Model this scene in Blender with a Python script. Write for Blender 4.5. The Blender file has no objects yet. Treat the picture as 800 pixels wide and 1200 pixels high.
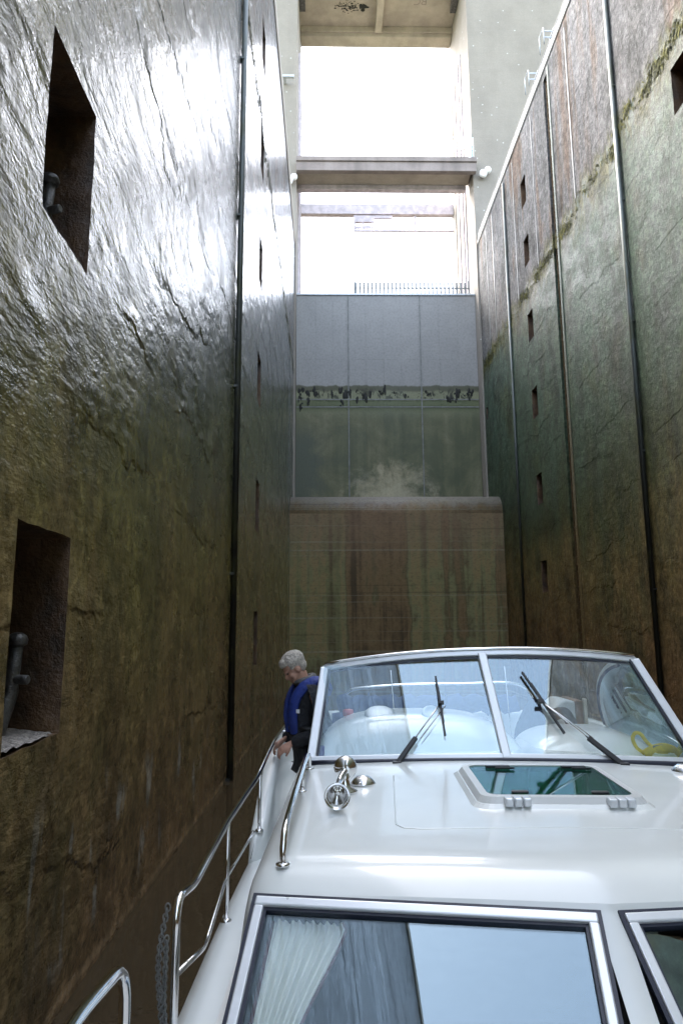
import bpy, bmesh, math, random
from mathutils import Vector, Matrix, noise as mnoise
R = math.radians
random.seed(7)
S = bpy.context.scene
COL = S.collection
ZC = 2.9                                   # eye height above the water

# ------------------------------------------------------------------ node helpers
class NT:
    def __init__(s, name):
        s.m = bpy.data.materials.new(name); s.m.use_nodes = True
        s.t = s.m.node_tree; s.n = s.t.nodes; s.b = s.n['Principled BSDF']; s.out = s.n['Material Output']
        s._obj = None
    def link(s, a, b): s.t.links.new(a, b)
    def setin(s, sock, v):
        if hasattr(v, 'is_output') or isinstance(v, bpy.types.NodeSocket): s.link(v, sock)
        elif isinstance(v, tuple) and len(v) == 3 and sock.type == 'RGBA': sock.default_value = (*v, 1)
        else: sock.default_value = v
    def obj(s):
        if not s._obj: s._obj = s.n.new('ShaderNodeTexCoord').outputs['Object']
        return s._obj
    def map(s, sc=(1, 1, 1), rot=(0, 0, 0), loc=(0, 0, 0)):
        n = s.n.new('ShaderNodeMapping'); s.link(s.obj(), n.inputs[0])
        n.inputs['Scale'].default_value = sc; n.inputs['Rotation'].default_value = rot; n.inputs['Location'].default_value = loc
        return n.outputs[0]
    def noise(s, sc=(1, 1, 1), scale=1, detail=4, rough=.55, dist=0, loc=(0, 0, 0)):
        n = s.n.new('ShaderNodeTexNoise'); s.link(s.map(sc, loc=loc), n.inputs['Vector'])
        n.inputs['Scale'].default_value = scale; n.inputs['Detail'].default_value = detail
        n.inputs['Roughness'].default_value = rough; n.inputs['Distortion'].default_value = dist
        return n.outputs['Fac']
    def voro(s, sc=(1, 1, 1), scale=1, feat='F1'):
        n = s.n.new('ShaderNodeTexVoronoi'); n.feature = feat; s.link(s.map(sc), n.inputs['Vector'])
        n.inputs['Scale'].default_value = scale
        return n.outputs['Distance']
    def axis(s, k):
        n = s.n.new('ShaderNodeSeparateXYZ'); s.link(s.obj(), n.inputs[0]); return n.outputs[k]
    def math(s, op, a, b=0.0, c=None):
        n = s.n.new('ShaderNodeMath'); n.operation = op
        s.setin(n.inputs[0], a); s.setin(n.inputs[1], b)
        if c is not None: s.setin(n.inputs[2], c)
        return n.outputs[0]
    def rng(s, v, a, b, c=0., d=1., smooth=True):
        n = s.n.new('ShaderNodeMapRange'); n.interpolation_type = 'SMOOTHSTEP' if smooth else 'LINEAR'
        s.setin(n.inputs[0], v)
        for i, x in enumerate((a, b, c, d)): n.inputs[i + 1].default_value = x
        return n.outputs[0]
    def ramp(s, fac, stops, interp='LINEAR'):
        n = s.n.new('ShaderNodeValToRGB'); s.setin(n.inputs[0], fac); cr = n.color_ramp; cr.interpolation = interp
        while len(cr.elements) < len(stops): cr.elements.new(.5)
        for e, (p, c) in zip(cr.elements, stops): e.position = p; e.color = (*c, 1)
        return n.outputs[0]
    def mix(s, f, a, b, mode='MIX'):
        n = s.n.new('ShaderNodeMix'); n.data_type = 'RGBA'; n.blend_type = mode
        s.setin(n.inputs[0], f); s.setin(n.inputs[6], a); s.setin(n.inputs[7], b)
        return n.outputs[2]
    def bump(s, h, dist=.02, strength=1., prev=None):
        n = s.n.new('ShaderNodeBump'); n.inputs['Distance'].default_value = dist; n.inputs['Strength'].default_value = strength
        s.setin(n.inputs['Height'], h)
        if prev is not None: s.link(prev, n.inputs['Normal'])
        return n.outputs[0]
    def put(s, **k):
        for a, v in k.items():
            nm = {'col': 'Base Color', 'rough': 'Roughness', 'metal': 'Metallic', 'nrm': 'Normal', 'spec': 'Specular IOR Level',
                  'ior': 'IOR', 'coat': 'Coat Weight', 'coatr': 'Coat Roughness', 'coatn': 'Coat Normal', 'sheen': 'Sheen Weight'}[a]
            s.setin(s.b.inputs[nm], v)
        return s.m

def simple(name, col, rough=.5, metal=0, var=.12, scale=6, bump=0, bscale=60, **k):
    t = NT(name)
    nz = t.noise(scale=scale, detail=5, rough=.6)
    f = t.rng(nz, .3, .7)
    lo = tuple(c * (1 - var) for c in col); hi = tuple(min(1, c * (1 + var)) for c in col)
    t.put(col=t.mix(f, lo, hi), metal=metal, rough=t.rng(nz, .25, .75, max(.02, rough * .85), min(1, rough * 1.15)), **k)
    if bump: t.put(nrm=t.bump(t.noise(scale=bscale, detail=3), bump))
    return t.m

def wall_material(name, left):
    t = NT(name)
    z = t.axis(2)
    big = t.noise((.12, .12, .12), 1, 5, .6)
    med = t.noise((.7, .7, .5), 1, 6, .62)
    streak = t.noise((1.6, 1.6, .08), 1, 5, .6)                 # run-down streaks
    course = t.noise((.10, .10, 1.9), 1, 5, .6, .3)             # lift and formwork courses
    fine = t.noise((9, 9, 9), 1, 5, .68)
    zz = t.math('ADD', z, t.math('MULTIPLY_ADD', big, 7.0, -3.5))
    zz = t.math('ADD', zz, t.math('MULTIPLY_ADD', streak, 4.4, -2.2))
    zz = t.math('ADD', zz, t.math('MULTIPLY_ADD', med, 1.6, -.8))
    f = t.math('DIVIDE', zz, 20.0)
    if left:
        stops = [(0, (.27, .168, .082)), (.12, (.28, .195, .082)), (.27, (.205, .178, .052)), (.42, (.130, .134, .046)), (.62, (.050, .066, .046)), (.9, (.040, .060, .060))]
    else:
        stops = [(0, (.20, .115, .052)), (.12, (.20, .118, .05)), (.30, (.165, .122, .042)), (.40, (.060, .070, .024)), (.52, (.060, .096, .058)), (.75, (.076, .122, .086)), (1, (.085, .126, .096))]
    c = t.ramp(f, stops)
    # lime and rust marks
    rust = t.rng(t.noise((.9, .9, .22), 1, 6, .65, .4, loc=(3, 9, 2)), .56, .72)
    c = t.mix(t.math('MULTIPLY', rust, .45 if left else .3), c, (.10, .045, .018))
    green = t.rng(t.noise((.5, .5, .35), 1, 6, .65, .5, loc=(13, 4, 7)), .5, .66)
    c = t.mix(t.math('MULTIPLY', green, .5), c, (.075, .088, .030))
    pale = t.rng(t.noise((2.6, 2.6, .55), 1, 3, .5, .5, loc=(8, 3, 1)), .66, .74)
    c = t.mix(t.math('MULTIPLY', pale, .35 if left else .2), c, (.17, .17, .15))
    # dry strip above the high-water line
    zt = t.math('ADD', z, t.math('MULTIPLY_ADD', t.noise((1.2, 1.2, .3), 1, 6, .75), 3.0, -1.5))
    top = t.rng(zt, 19.85, 20.2)
    pan = t.noise((.25, .25, .07), 1, 6, .65, .6, loc=(2, 7, 5))
    ctop = t.ramp(t.math('ADD', t.math('MULTIPLY', pan, .62), t.math('MULTIPLY', streak, .38)),
                  [(.30, (.08, .08, .08)), (.42, (.135,.137,.135)), (.52, (.17,.17,.172)), (.57, (.15, .115, .09)), (.64, (.115, .065, .042)), (.72, (.15,.148,.15))])
    c = t.mix(top, c, ctop)
    moss = t.math('MULTIPLY', t.rng(zt, 18.2, 19.5), t.rng(zt, 20.7, 19.9))
    moss = t.math('MULTIPLY', moss, t.rng(t.noise((1.5, 1.5, .5), 1, 6, .7), .38, .56))
    c = t.mix(moss, c, (.085, .085, .020))
    if left:
        sc = t.math('MULTIPLY', t.rng(t.noise((3.4, 3.4, 1.1), 1, 3, .5, .4, loc=(2, 2, 8)), .61, .66), t.math('MULTIPLY', t.rng(z, .2, .5), t.rng(z, 1.9, 1.2)))
        c = t.mix(t.math('MULTIPLY', sc, .65), c, (.42, .42, .38))
    tide = t.math('MULTIPLY', t.rng(t.math('ADD', z, t.math('MULTIPLY', med, .16)), .10, .13), t.rng(t.math('ADD', z, t.math('MULTIPLY', med, .16)), .22, .15))
    c = t.mix(t.math('MULTIPLY', tide, .8), c, (.52, .36, .20))
    blot = t.rng(t.noise((.9, .9, .35), 1, 7, .72, .3, loc=(6, 2, 9)), .47, .62)
    c = t.mix(t.math('MULTIPLY', blot, .55 if left else .75), c, t.mix(.72, c, (.012, .014, .006)))
    c = t.mix(t.rng(fine, .35, .7), t.mix(.35, c, (0, 0, 0)), t.mix(.06, c, (.3, .3, .28)))
    mott = t.noise((5, 5, 4), 1, 7, .78)
    c = t.mix(1.0, c, t.ramp(mott, [(.32, (.45, .46, .44)), (.5, (1, 1, 1)), (.66, (1.75, 1.75, 1.75))]), 'MULTIPLY')
    # relief: a few lift joints, board marks, pits and grit
    wob = t.noise((.16, .16, .30), 1, 6, .62, .2, loc=(1, 5, 2))
    fr_ = t.math('FRACT', t.math('ADD', t.math('MULTIPLY', z, .62), t.math('MULTIPLY', wob, 2.4)))
    joint = t.math('MULTIPLY', t.rng(fr_, 0, .07), t.rng(fr_, 1, .1, 0, 1, False))
    joint = t.math('MULTIPLY', joint, t.rng(t.noise((.3, .3, .5), 1, 4, .6, loc=(4, 1, 6)), .42, .6))
    board = t.rng(t.noise((.25, .25, 1.5), 1, 5, .6, .35), .40, .60)
    if left:
        up_ = t.rng(t.math('ADD', z, t.math('MULTIPLY_ADD', med, 4, -2)), 3.0, 8.5)
        k_ = t.math('MULTIPLY_ADD', up_, .50, .30)
        n = t.bump(t.math('MULTIPLY', joint, k_), .10, .9)
        n = t.bump(t.math('MULTIPLY', t.noise((.7, .7, 2.6), 1, 5, .6, .4), k_), .085, .8, n)              # board-formed courses
        n = t.bump(t.math('MULTIPLY', t.noise((2.4, 2.4, 6.5), 1, 5, .62, .5), k_), .036, .9, n)
        n = t.bump(t.noise((7, 7, 15), 1, 4, .65), .014, .9, n)
        n = t.bump(t.noise((24, 24, 34), 1, 3, .6), .006, .9, n)
    else:
        n = t.bump(joint, .02, .8)
        n = t.bump(t.noise((1.3, 1.3, 2.6), 1, 5, .6, .3), .03, .7, n)
        n = t.bump(t.noise((4.5, 4.5, 4.5), 1, 8, .78), .022, .9, n)
        n = t.bump(t.noise((13, 13, 10), 1, 6, .8), .030, 1, n)
    wet = t.rng(t.noise((.8, .8, 1.1), 1, 7, .7, .4, loc=(5, 5, 1)), .38, .62)
    r = t.math('ADD', t.math('MULTIPLY', wet, .30 if left else .20), .13 if left else .36)
    r = t.math('ADD', r, t.math('MULTIPLY', top, .30))
    if left:
        t.put(coat=t.math('MULTIPLY_ADD', up_, .55, .08), coatr=.11, coatn=n, spec=t.math('MULTIPLY_ADD', up_, .35, .25))
    else: t.put(spec=.22)
    return t.put(col=c, rough=r, nrm=n, ior=1.5 if left else 1.38)

def concrete(name, base, dark=.75, streaks=.3, rough=.85, speck=True):
    t = NT(name)
    a = t.noise((.5, .5, .5), 1, 7, .65); st = t.noise((1.4, 1.4, .12), 1, 5, .6)
    f = t.math('ADD', t.math('MULTIPLY', a, 1 - streaks), t.math('MULTIPLY', st, streaks))
    c = t.mix(t.rng(f, .35, .65), tuple(x * dark for x in base), base)
    fine = t.noise((14, 14, 14), 1, 4, .7)
    c = t.mix(t.rng(fine, .3, .7, 0, .25), c, tuple(x * .55 for x in base))
    if speck:
        sp = t.rng(t.voro((1, 1, 1), 1.8), .11, .05)
        c = t.mix(t.math('MULTIPLY', sp, .8), c, (.62, .62, .58))
    brd = t.noise((.06, .06, 3.2), 1, 2, .5)
    return t.put(col=c, rough=rough, nrm=t.bump(fine, .02, .6, t.bump(brd, .03, .35)))

def glass(name, tint, ior=1.6, rough=0.0, wave=0):
    t = NT(name); t.n.remove(t.b)
    tr = t.n.new('ShaderNodeBsdfTransparent'); tr.inputs[0].default_value = (*tint, 1)
    gl = t.n.new('ShaderNodeBsdfGlossy'); gl.inputs['Roughness'].default_value = rough; gl.inputs[0].default_value = (.72, .89, 1, 1)      # blue of the reflected sky tinted into the gloss
    fr = t.n.new('ShaderNodeFresnel'); 
    ge = t.n.new('ShaderNodeNewGeometry')
    t.link(t.math('MULTIPLY_ADD', ge.outputs['Backfacing'], 1 / ior - ior, ior), fr.inputs[0])
    mx = t.n.new('ShaderNodeMixShader')
    if wave:
        b = t.bump(t.noise((1.3, 1.3, 1.3), 1, 2, .5), wave, 1.); t.link(b, gl.inputs['Normal'])
    t.link(fr.outputs[0], mx.inputs[0]); t.link(tr.outputs[0], mx.inputs[1]); t.link(gl.outputs[0], mx.inputs[2])
    t.link(mx.outputs[0], t.out.inputs[0])
    return t.m

# ------------------------------------------------------------------ mesh helpers
class MB:
    def __init__(s): s.bm = bmesh.new(); s.mats = []
    def face(s, pts):
        try: return s.bm.faces.new([s.bm.verts.new(p) for p in pts])
        except ValueError: return None
    def box(s, x0, x1, y0, y1, z0, z1):
        return s.obox(Vector((x0, y0, z0)), Vector((x1 - x0, 0, 0)), Vector((0, y1 - y0, 0)), Vector((0, 0, z1 - z0)))
    def obox(s, o, a, b, c):
        o, a, b, c = map(Vector, (o, a, b, c))
        v = [s.bm.verts.new(o + a * i + b * j + c * k) for k in (0, 1) for j in (0, 1) for i in (0, 1)]
        for q in ((0, 2, 3, 1), (4, 5, 7, 6), (0, 1, 5, 4), (2, 6, 7, 3), (0, 4, 6, 2), (1, 3, 7, 5)):
            s.bm.faces.new([v[i] for i in q])
        return s
    def bar(s, p, q, w, d, up=(0, 0, 1)):
        p, q = Vector(p), Vector(q); t = q - p; u = Vector(up); a = t.cross(u)
        if a.length < 1e-6: a = t.cross(Vector((0, 1, 0)))
        a.normalize(); b = a.cross(t).normalized()
        return s.obox(p - a * w / 2 - b * d / 2, a * w, b * d, t)
    def tube(s, pts, r, n=10, closed=False, cap=True, flat=None, up=None):
        pts = [Vector(p) for p in pts]; N = len(pts)
        rs = r if isinstance(r, (list, tuple)) else [r] * N
        rings = []; nrm = None
        for i, p in enumerate(pts):
            if closed: t = pts[(i + 1) % N] - pts[i - 1]
            else: t = pts[min(i + 1, N - 1)] - pts[max(i - 1, 0)]
            t.normalize()
            if nrm is None or up is not None:
                u = Vector(up) if up is not None else (Vector((0, 0, 1)) if abs(t.z) < .9 else Vector((0, 1, 0)))
                nrm = (u - t * u.dot(t)).normalized()
            else:
                nrm = (nrm - t * nrm.dot(t)).normalized()
            b = t.cross(nrm); fl = flat or 1
            rings.append([s.bm.verts.new(p + (nrm * math.cos(k * 2 * math.pi / n) * fl + b * math.sin(k * 2 * math.pi / n)) * rs[i]) for k in range(n)])
        m = N if closed else N - 1
        for i in range(m):
            A, B = rings[i], rings[(i + 1) % N]
            for k in range(n):
                f = s.bm.faces.new((A[k], A[(k + 1) % n], B[(k + 1) % n], B[k])); f.smooth = True
        if cap and not closed:
            s.bm.faces.new(rings[0][::-1]); s.bm.faces.new(rings[-1])
        return s
    def lathe(s, o, axis, prof, n=24, close=True):
        """prof: list of (radius, distance along axis)"""
        o = Vector(o); ax = Vector(axis).normalized(); u = ax.orthogonal().normalized(); w = ax.cross(u)
        rings = []
        for r, h in prof:
            r = max(r, 1e-4)
            rings.append([s.bm.verts.new(o + ax * h + (u * math.cos(2 * math.pi * k / n) + w * math.sin(2 * math.pi * k / n)) * r) for k in range(n)])
        for A, B in zip(rings, rings[1:]):
            for k in range(n):
                f = s.bm.faces.new((A[k], A[(k + 1) % n], B[(k + 1) % n], B[k])); f.smooth = True
        if close: s.bm.faces.new(rings[0][::-1]); s.bm.faces.new(rings[-1])
        return s
    def grid(s, P, smooth=True, skip=None):
        """P: 2-D list of points"""
        V = [[s.bm.verts.new(p) for p in row] for row in P]
        for i in range(len(V) - 1):
            for j in range(len(V[0]) - 1):
                if skip and skip(i, j): continue
                f = s.bm.faces.new((V[i][j], V[i][j + 1], V[i + 1][j + 1], V[i + 1][j])); f.smooth = smooth
        return V
    def prism(s, poly, d):
        """closed polygon of 3-D points extruded by d"""
        d = Vector(d); a = [s.bm.verts.new(p) for p in poly]; b = [s.bm.verts.new(Vector(p) + d) for p in poly]
        n = len(a); s.bm.faces.new(a[::-1]); s.bm.faces.new(b)
        for i in range(n): s.bm.faces.new((a[i], a[(i + 1) % n], b[(i + 1) % n], b[i]))
        return s
    def ball(s, o, rx, ry=None, rz=None, n=12, rot=None):
        ry = ry or rx; rz = rz or rx
        M = Matrix.Translation(o) @ (rot.to_4x4() if rot else Matrix.Identity(4)) @ Matrix.Diagonal((rx, ry, rz, 1))
        r = bmesh.ops.create_uvsphere(s.bm, u_segments=n, v_segments=max(6, n * 2 // 3), radius=1, matrix=M)
        for v in r['verts']:
            for f in v.link_faces: f.smooth = True
        return s
    def build(s, name, mat, parent=None, bevel=0, seg=2, solid=0, recalc=True, merge=0):
        if merge: bmesh.ops.remove_doubles(s.bm, verts=s.bm.verts, dist=merge)
        if recalc: bmesh.ops.recalc_face_normals(s.bm, faces=s.bm.faces)
        me = bpy.data.meshes.new(name); s.bm.to_mesh(me); s.bm.free()
        o = bpy.data.objects.new(name, me); COL.objects.link(o)
        if mat: me.materials.append(mat)
        if parent: o.parent = parent
        if solid:
            m = o.modifiers.new('s', 'SOLIDIFY'); m.thickness = solid; m.offset = -1
        if bevel:
            m = o.modifiers.new('b', 'BEVEL'); m.width = bevel; m.segments = seg; m.limit_method = 'ANGLE'; m.angle_limit = R(40)
        return o

def tag(o, label=None, cat=None, group=None, kind=None):
    if label: o['label'] = label
    if cat: o['category'] = cat
    if group: o['group'] = group
    if kind: o['kind'] = kind
    return o
def empty(name, loc=(0, 0, 0), rz=0, **k):
    o = bpy.data.objects.new(name, None); COL.objects.link(o); o.location = loc; o.rotation_euler = (0, 0, rz); o.empty_display_size = .2
    return tag(o, **k)
def smooth_path(pts, n=6):
    """Catmull-Rom through the points"""
    P = [Vector(p) for p in pts]; P = [P[0] * 2 - P[1]] + P + [P[-1] * 2 - P[-2]]; out = []
    for i in range(1, len(P) - 2):
        for k in range(n):
            t = k / n; a, b, c, d = P[i - 1:i + 3]
            out.append(.5 * ((2 * b) + (c - a) * t + (2 * a - 5 * b + 4 * c - d) * t * t + (3 * b - a - 3 * c + d) * t ** 3))
    out.append(P[-2]); return out
def round_path(pts, r=.05, n=5):
    P = [Vector(p) for p in pts]; out = [P[0]]
    for a, b, c in zip(P, P[1:], P[2:]):
        u = (a - b); v = (c - b); d = min(r, u.length * .45, v.length * .45)
        p, q = b + u.normalized() * d, b + v.normalized() * d
        for k in range(n + 1):
            t = k / n; out.append(p.lerp(b, t).lerp(b.lerp(q, t), t))
    out.append(P[-1]); return out
def copy_tree(o, parent=None):
    c = o.copy(); COL.objects.link(c)
    if parent: c.parent = parent
    for ch in list(o.children): copy_tree(ch, c)
    return c

# ------------------------------------------------------------------ materials
M = {}
M['wall_l'] = wall_material('wet dark concrete', True)
M['wall_r'] = wall_material('wet green concrete', False)
M['coping'] = concrete('pale coping concrete', (.42, .42, .40), .8)
M['tower'] = concrete('tower concrete', (.315, .285, .245), .84, .25)
M['soffit'] = concrete('warm soffit concrete', (.50, .44, .36), .7, .2, speck=False)
M['bridge'] = concrete('bridge concrete', (.33, .28, .26), .6, .4, speck=False)
M['earth'] = simple('quay paving and grass', (.16, .17, .10), .9, scale=.3, var=.3)
M['dark_iron'] = simple('wet dark iron', (.10, .10, .098), .34, .5, .4, 8, .01, 40)
M['iron_grey'] = simple('dull grey iron', (.22, .23, .23), .5, .5, .25, 3, .01, 40)
M['rust_iron'] = simple('rust coated iron', (.12, .075, .03), .7, .2, .35, 2, .01, 30)
M['galv'] = simple('galvanised steel', (.50, .53, .55), .45, .5, .15, 5)
M['white_paint'] = simple('white railing paint', (.78, .80, .82), .4)
M['blue_door'] = simple('pale blue door paint', (.22, .42, .62), .45)
M['crane'] = simple('glare paled steel', (.58, .53, .56), .6, .2, .2, 2)  # lens glare painted in as a paler steel colour
M['lamp'] = simple('white lamp housing', (.85, .85, .83), .4)
M['chrome'] = simple('polished stainless steel', (.72, .72, .72), .09, 1, .03)
M['gel'] = simple('white gelcoat', (.78, .815, .80), .22, 0, .025, 1.4, coat=.4, coatr=.05)
M['gel_grey'] = simple('grey white moulding', (.62, .64, .63), .35, 0, .04, 2)
M['antislip'] = simple('antislip deck', (.72, .72, .69), .6, 0, .05, 8, .003, 180)
M['alu'] = simple('pale anodised aluminium', (.74, .77, .80), .32, .35, .04)
M['gasket'] = simple('navy rubber gasket', (.012, .016, .035), .45)
M['rubber'] = simple('black rubber', (.012, .012, .013), .4, 0, .2)
M['navy'] = simple('navy canvas', (.018, .035, .12), .8, 0, .3, 9, .006, 60)
M['navy_dark'] = simple('dark navy fabric', (.012, .013, .022), .85, 0, .3, 9, .006, 60)
M['curtain'] = simple('pale cream curtain', (.88, .86, .79), .9, 0, .06, 4)
M['trim_red'] = simple('maroon trim', (.10, .025, .03), .7)
M['wood'] = simple('varnished teak', (.20, .10, .045), .35, 0, .3, 7)
M['beige'] = simple('beige trim', (.62, .55, .42), .5)
M['interior'] = simple('dark cabin lining', (.05, .045, .04), .7)
M['yellow'] = simple('yellow cordage', (.85, .60, .01), .55, 0, .15, 30)
M['ropepale'] = simple('pale yellow rope', (.72, .70, .42), .8, 0, .15, 60)
M['red'] = simple('red plastic', (.55, .04, .03), .4)
M['skin'] = simple('weathered skin', (.52, .29, .21), .55, 0, .12, 25)
M['hair'] = simple('short grey hair', (.54, .49, .43), .8, 0, .4, 90, .01, 160)
M['jacket'] = simple('black blue jacket cloth', (.014, .015, .020), .75, 0, .35, 10, .02, 26)
M['trouser'] = simple('black trouser cloth', (.010, .010, .013), .85, 0, .3, 10, .02, 22)
M['vest'] = simple('royal blue vest cover', (.014, .036, .22), .65, 0, .2, 10, .01, 40)
M['grey_collar'] = simple('grey fleece collar', (.12, .12, .12), .9)
M['pane'] = glass('clear window glass', (.92, .95, .95), 1.95, wave=.0009)
M['wind'] = glass('windscreen glass', (.90, .94, .95), 2.15, wave=.0006)
M['green_pane'] = glass('green smoked acrylic', (.32, .60, .48), 1.7)
def steel_gate():
    t = NT('painted and stained gate steel'); z = t.axis(2)
    med = t.noise((.33, .33, .33), 1, 7, .68, .5); st = t.noise((1.4, 1.4, .15), 1, 5, .6); fine = t.noise((7, 7, 7), 1, 5, .68)
    paint = t.mix(t.rng(med, .3, .7), (.285, .282, .275), (.345, .34, .332))
    f = t.math('ADD', t.math('MULTIPLY', med, .65), t.math('MULTIPLY', st, .35))
    low = t.ramp(f, [(.36, (.085, .09, .055)), (.43, (.15, .15, .09)), (.48, (.25, .235, .135)), (.53, (.35, .31, .19)), (.58, (.52, .45, .30)), (.68, (.58, .51, .36))])
    xx = t.axis(0)
    px_ = t.math('MULTIPLY_ADD', xx, .36, -1.45); pz_ = t.math('MULTIPLY_ADD', z, .48, -5.5)
    rr = t.math('SQRT', t.math('ADD', t.math('MULTIPLY', px_, px_), t.math('MULTIPLY', pz_, pz_)))
    rr = t.math('ADD', rr, t.math('MULTIPLY_ADD', t.noise((.55, .55, .55), 1, 8, .74, .15, loc=(3, 3, 5)), 2.6, -1.3))
    low = t.mix(t.rng(rr, .45, 1.25, 0, .75), low, (.085, .10, .055))
    low = t.mix(t.rng(rr, 1.15, .35, 0, .8), low, (.46, .42, .30))
    lf = t.math('ADD', xx, t.math('MULTIPLY_ADD', med, 4.5, -2.3))
    low = t.mix(t.math('MULTIPLY', t.rng(lf, .3, -1.3), t.rng(z, 17, 15)), low, (.10, .115, .085))
    low = t.mix(t.math('MULTIPLY', t.rng(z, 16.5, 18.0), .65), low, (.27, .28, .175))
    zt = t.math('ADD', z, t.math('MULTIPLY_ADD', st, .4, -.2))
    c = t.mix(t.rng(zt, 18.85, 19.05), low, paint)
    line = t.math('MULTIPLY', t.rng(zt, 18.5, 18.7), t.rng(zt, 19.02, 18.92))
    c = t.mix(t.math('MULTIPLY', line, .7), c, (.05, .05, .035))
    drk = t.math('MULTIPLY', t.rng(t.noise((1.6, 1.6, 1.1), 1, 5, .7, .6), .54, .62), t.math('MULTIPLY', t.rng(zt, 17.7, 18.2), t.rng(zt, 19.0, 18.5)))
    c = t.mix(t.math('MULTIPLY', drk, .8), c, (.02, .022, .015))
    seam = t.math('MULTIPLY', t.rng(zt, 17.1, 17.5), t.rng(zt, 18.1, 17.9))
    c = t.mix(t.math('MULTIPLY', seam, .55), c, (.06, .09, .03))
    c = t.mix(t.rng(fine, .4, .75, 0, .25), c, (.05, .05, .04))
    return t.put(col=c, rough=t.rng(med, .3, .7, .45, .65), spec=.3, nrm=t.bump(med, .01, .3))
M['gate'] = steel_gate()
def sill_mat():
    t = NT('slimy sill concrete'); z = t.axis(2)
    s1 = t.noise((.62, .62, .02), 1, 4, .6, .3); s2 = t.noise((2.4, 2.4, .05), 1, 5, .6); fine = t.noise((6, 6, 12), 1, 5, .7)
    cr = t.noise((.02, .02, 4.2), 1, 3, .6)
    f = t.math('ADD', t.math('MULTIPLY', s1, .86), t.math('MULTIPLY', s2, .14))
    f = t.math('ADD', f, t.math('MULTIPLY_ADD', t.noise((.5, .5, .35), 1, 6, .7, .3), .34, -.17))
    c = t.ramp(f, [(.34, (.08, .055, .028)), (.42, (.22, .145, .068)), (.46, (.13, .105, .05)), (.50, (.215, .205, .095)), (.54, (.27, .20, .09)), (.58, (.20, .19, .085)), (.66, (.11, .085, .04))])
    c = t.mix(t.math('MULTIPLY', t.rng(t.math('ADD', z, t.math('MULTIPLY', s2, 3)), 7.5, 11.5), .6), c, (.26, .17, .11))
    c = t.mix(t.rng(t.math('ADD', z, t.math('MULTIPLY_ADD', s2, 1.2, -.6)), 10.0, 10.7, 0, .6), c, (.30, .30, .28))  # sky sheen on the rounded top, painted as a paler band
    c = t.mix(t.rng(cr, .58, .64, 0, .45), c, (.30, .28, .20))
    c = t.mix(t.rng(cr, .40, .34, 0, .5), c, (.05, .045, .025))
    c = t.mix(t.rng(fine, .45, .75, 0, .45), c, (.03, .025, .015))
    return t.put(col=c, rough=.6, spec=.2, nrm=t.bump(fine, .006, .5, t.bump(cr, .01, .5)))
M['sill'] = sill_mat()
def water_mat():
    t = NT('dark lock water')
    n = t.noise((1.2, 1.2, 1.2), 1, 4, .55)
    return t.put(col=(.048, .034, .019), rough=.06, ior=1.33, nrm=t.bump(n, .016, .6))
M['water'] = water_mat()
def moss_mat():
    t = NT('hanging moss'); c = t.mix(t.rng(t.noise((3, 3, 3), 1, 4), .35, .65), (.03, .036, .010), (.15, .15, .03))
    return t.put(col=c, rough=.9)
M['moss'] = moss_mat()
M['mussel'] = simple('black weed clumps', (.012, .013, .010), .7)
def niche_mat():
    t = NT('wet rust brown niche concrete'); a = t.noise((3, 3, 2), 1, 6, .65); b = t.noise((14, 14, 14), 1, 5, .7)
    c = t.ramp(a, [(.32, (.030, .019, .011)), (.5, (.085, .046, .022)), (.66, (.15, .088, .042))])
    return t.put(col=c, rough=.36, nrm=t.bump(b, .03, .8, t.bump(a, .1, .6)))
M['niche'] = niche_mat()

XL, XR, TOP = -2.14, 9.86, 28.3
YB, YE = -120.0, 43.0

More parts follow.
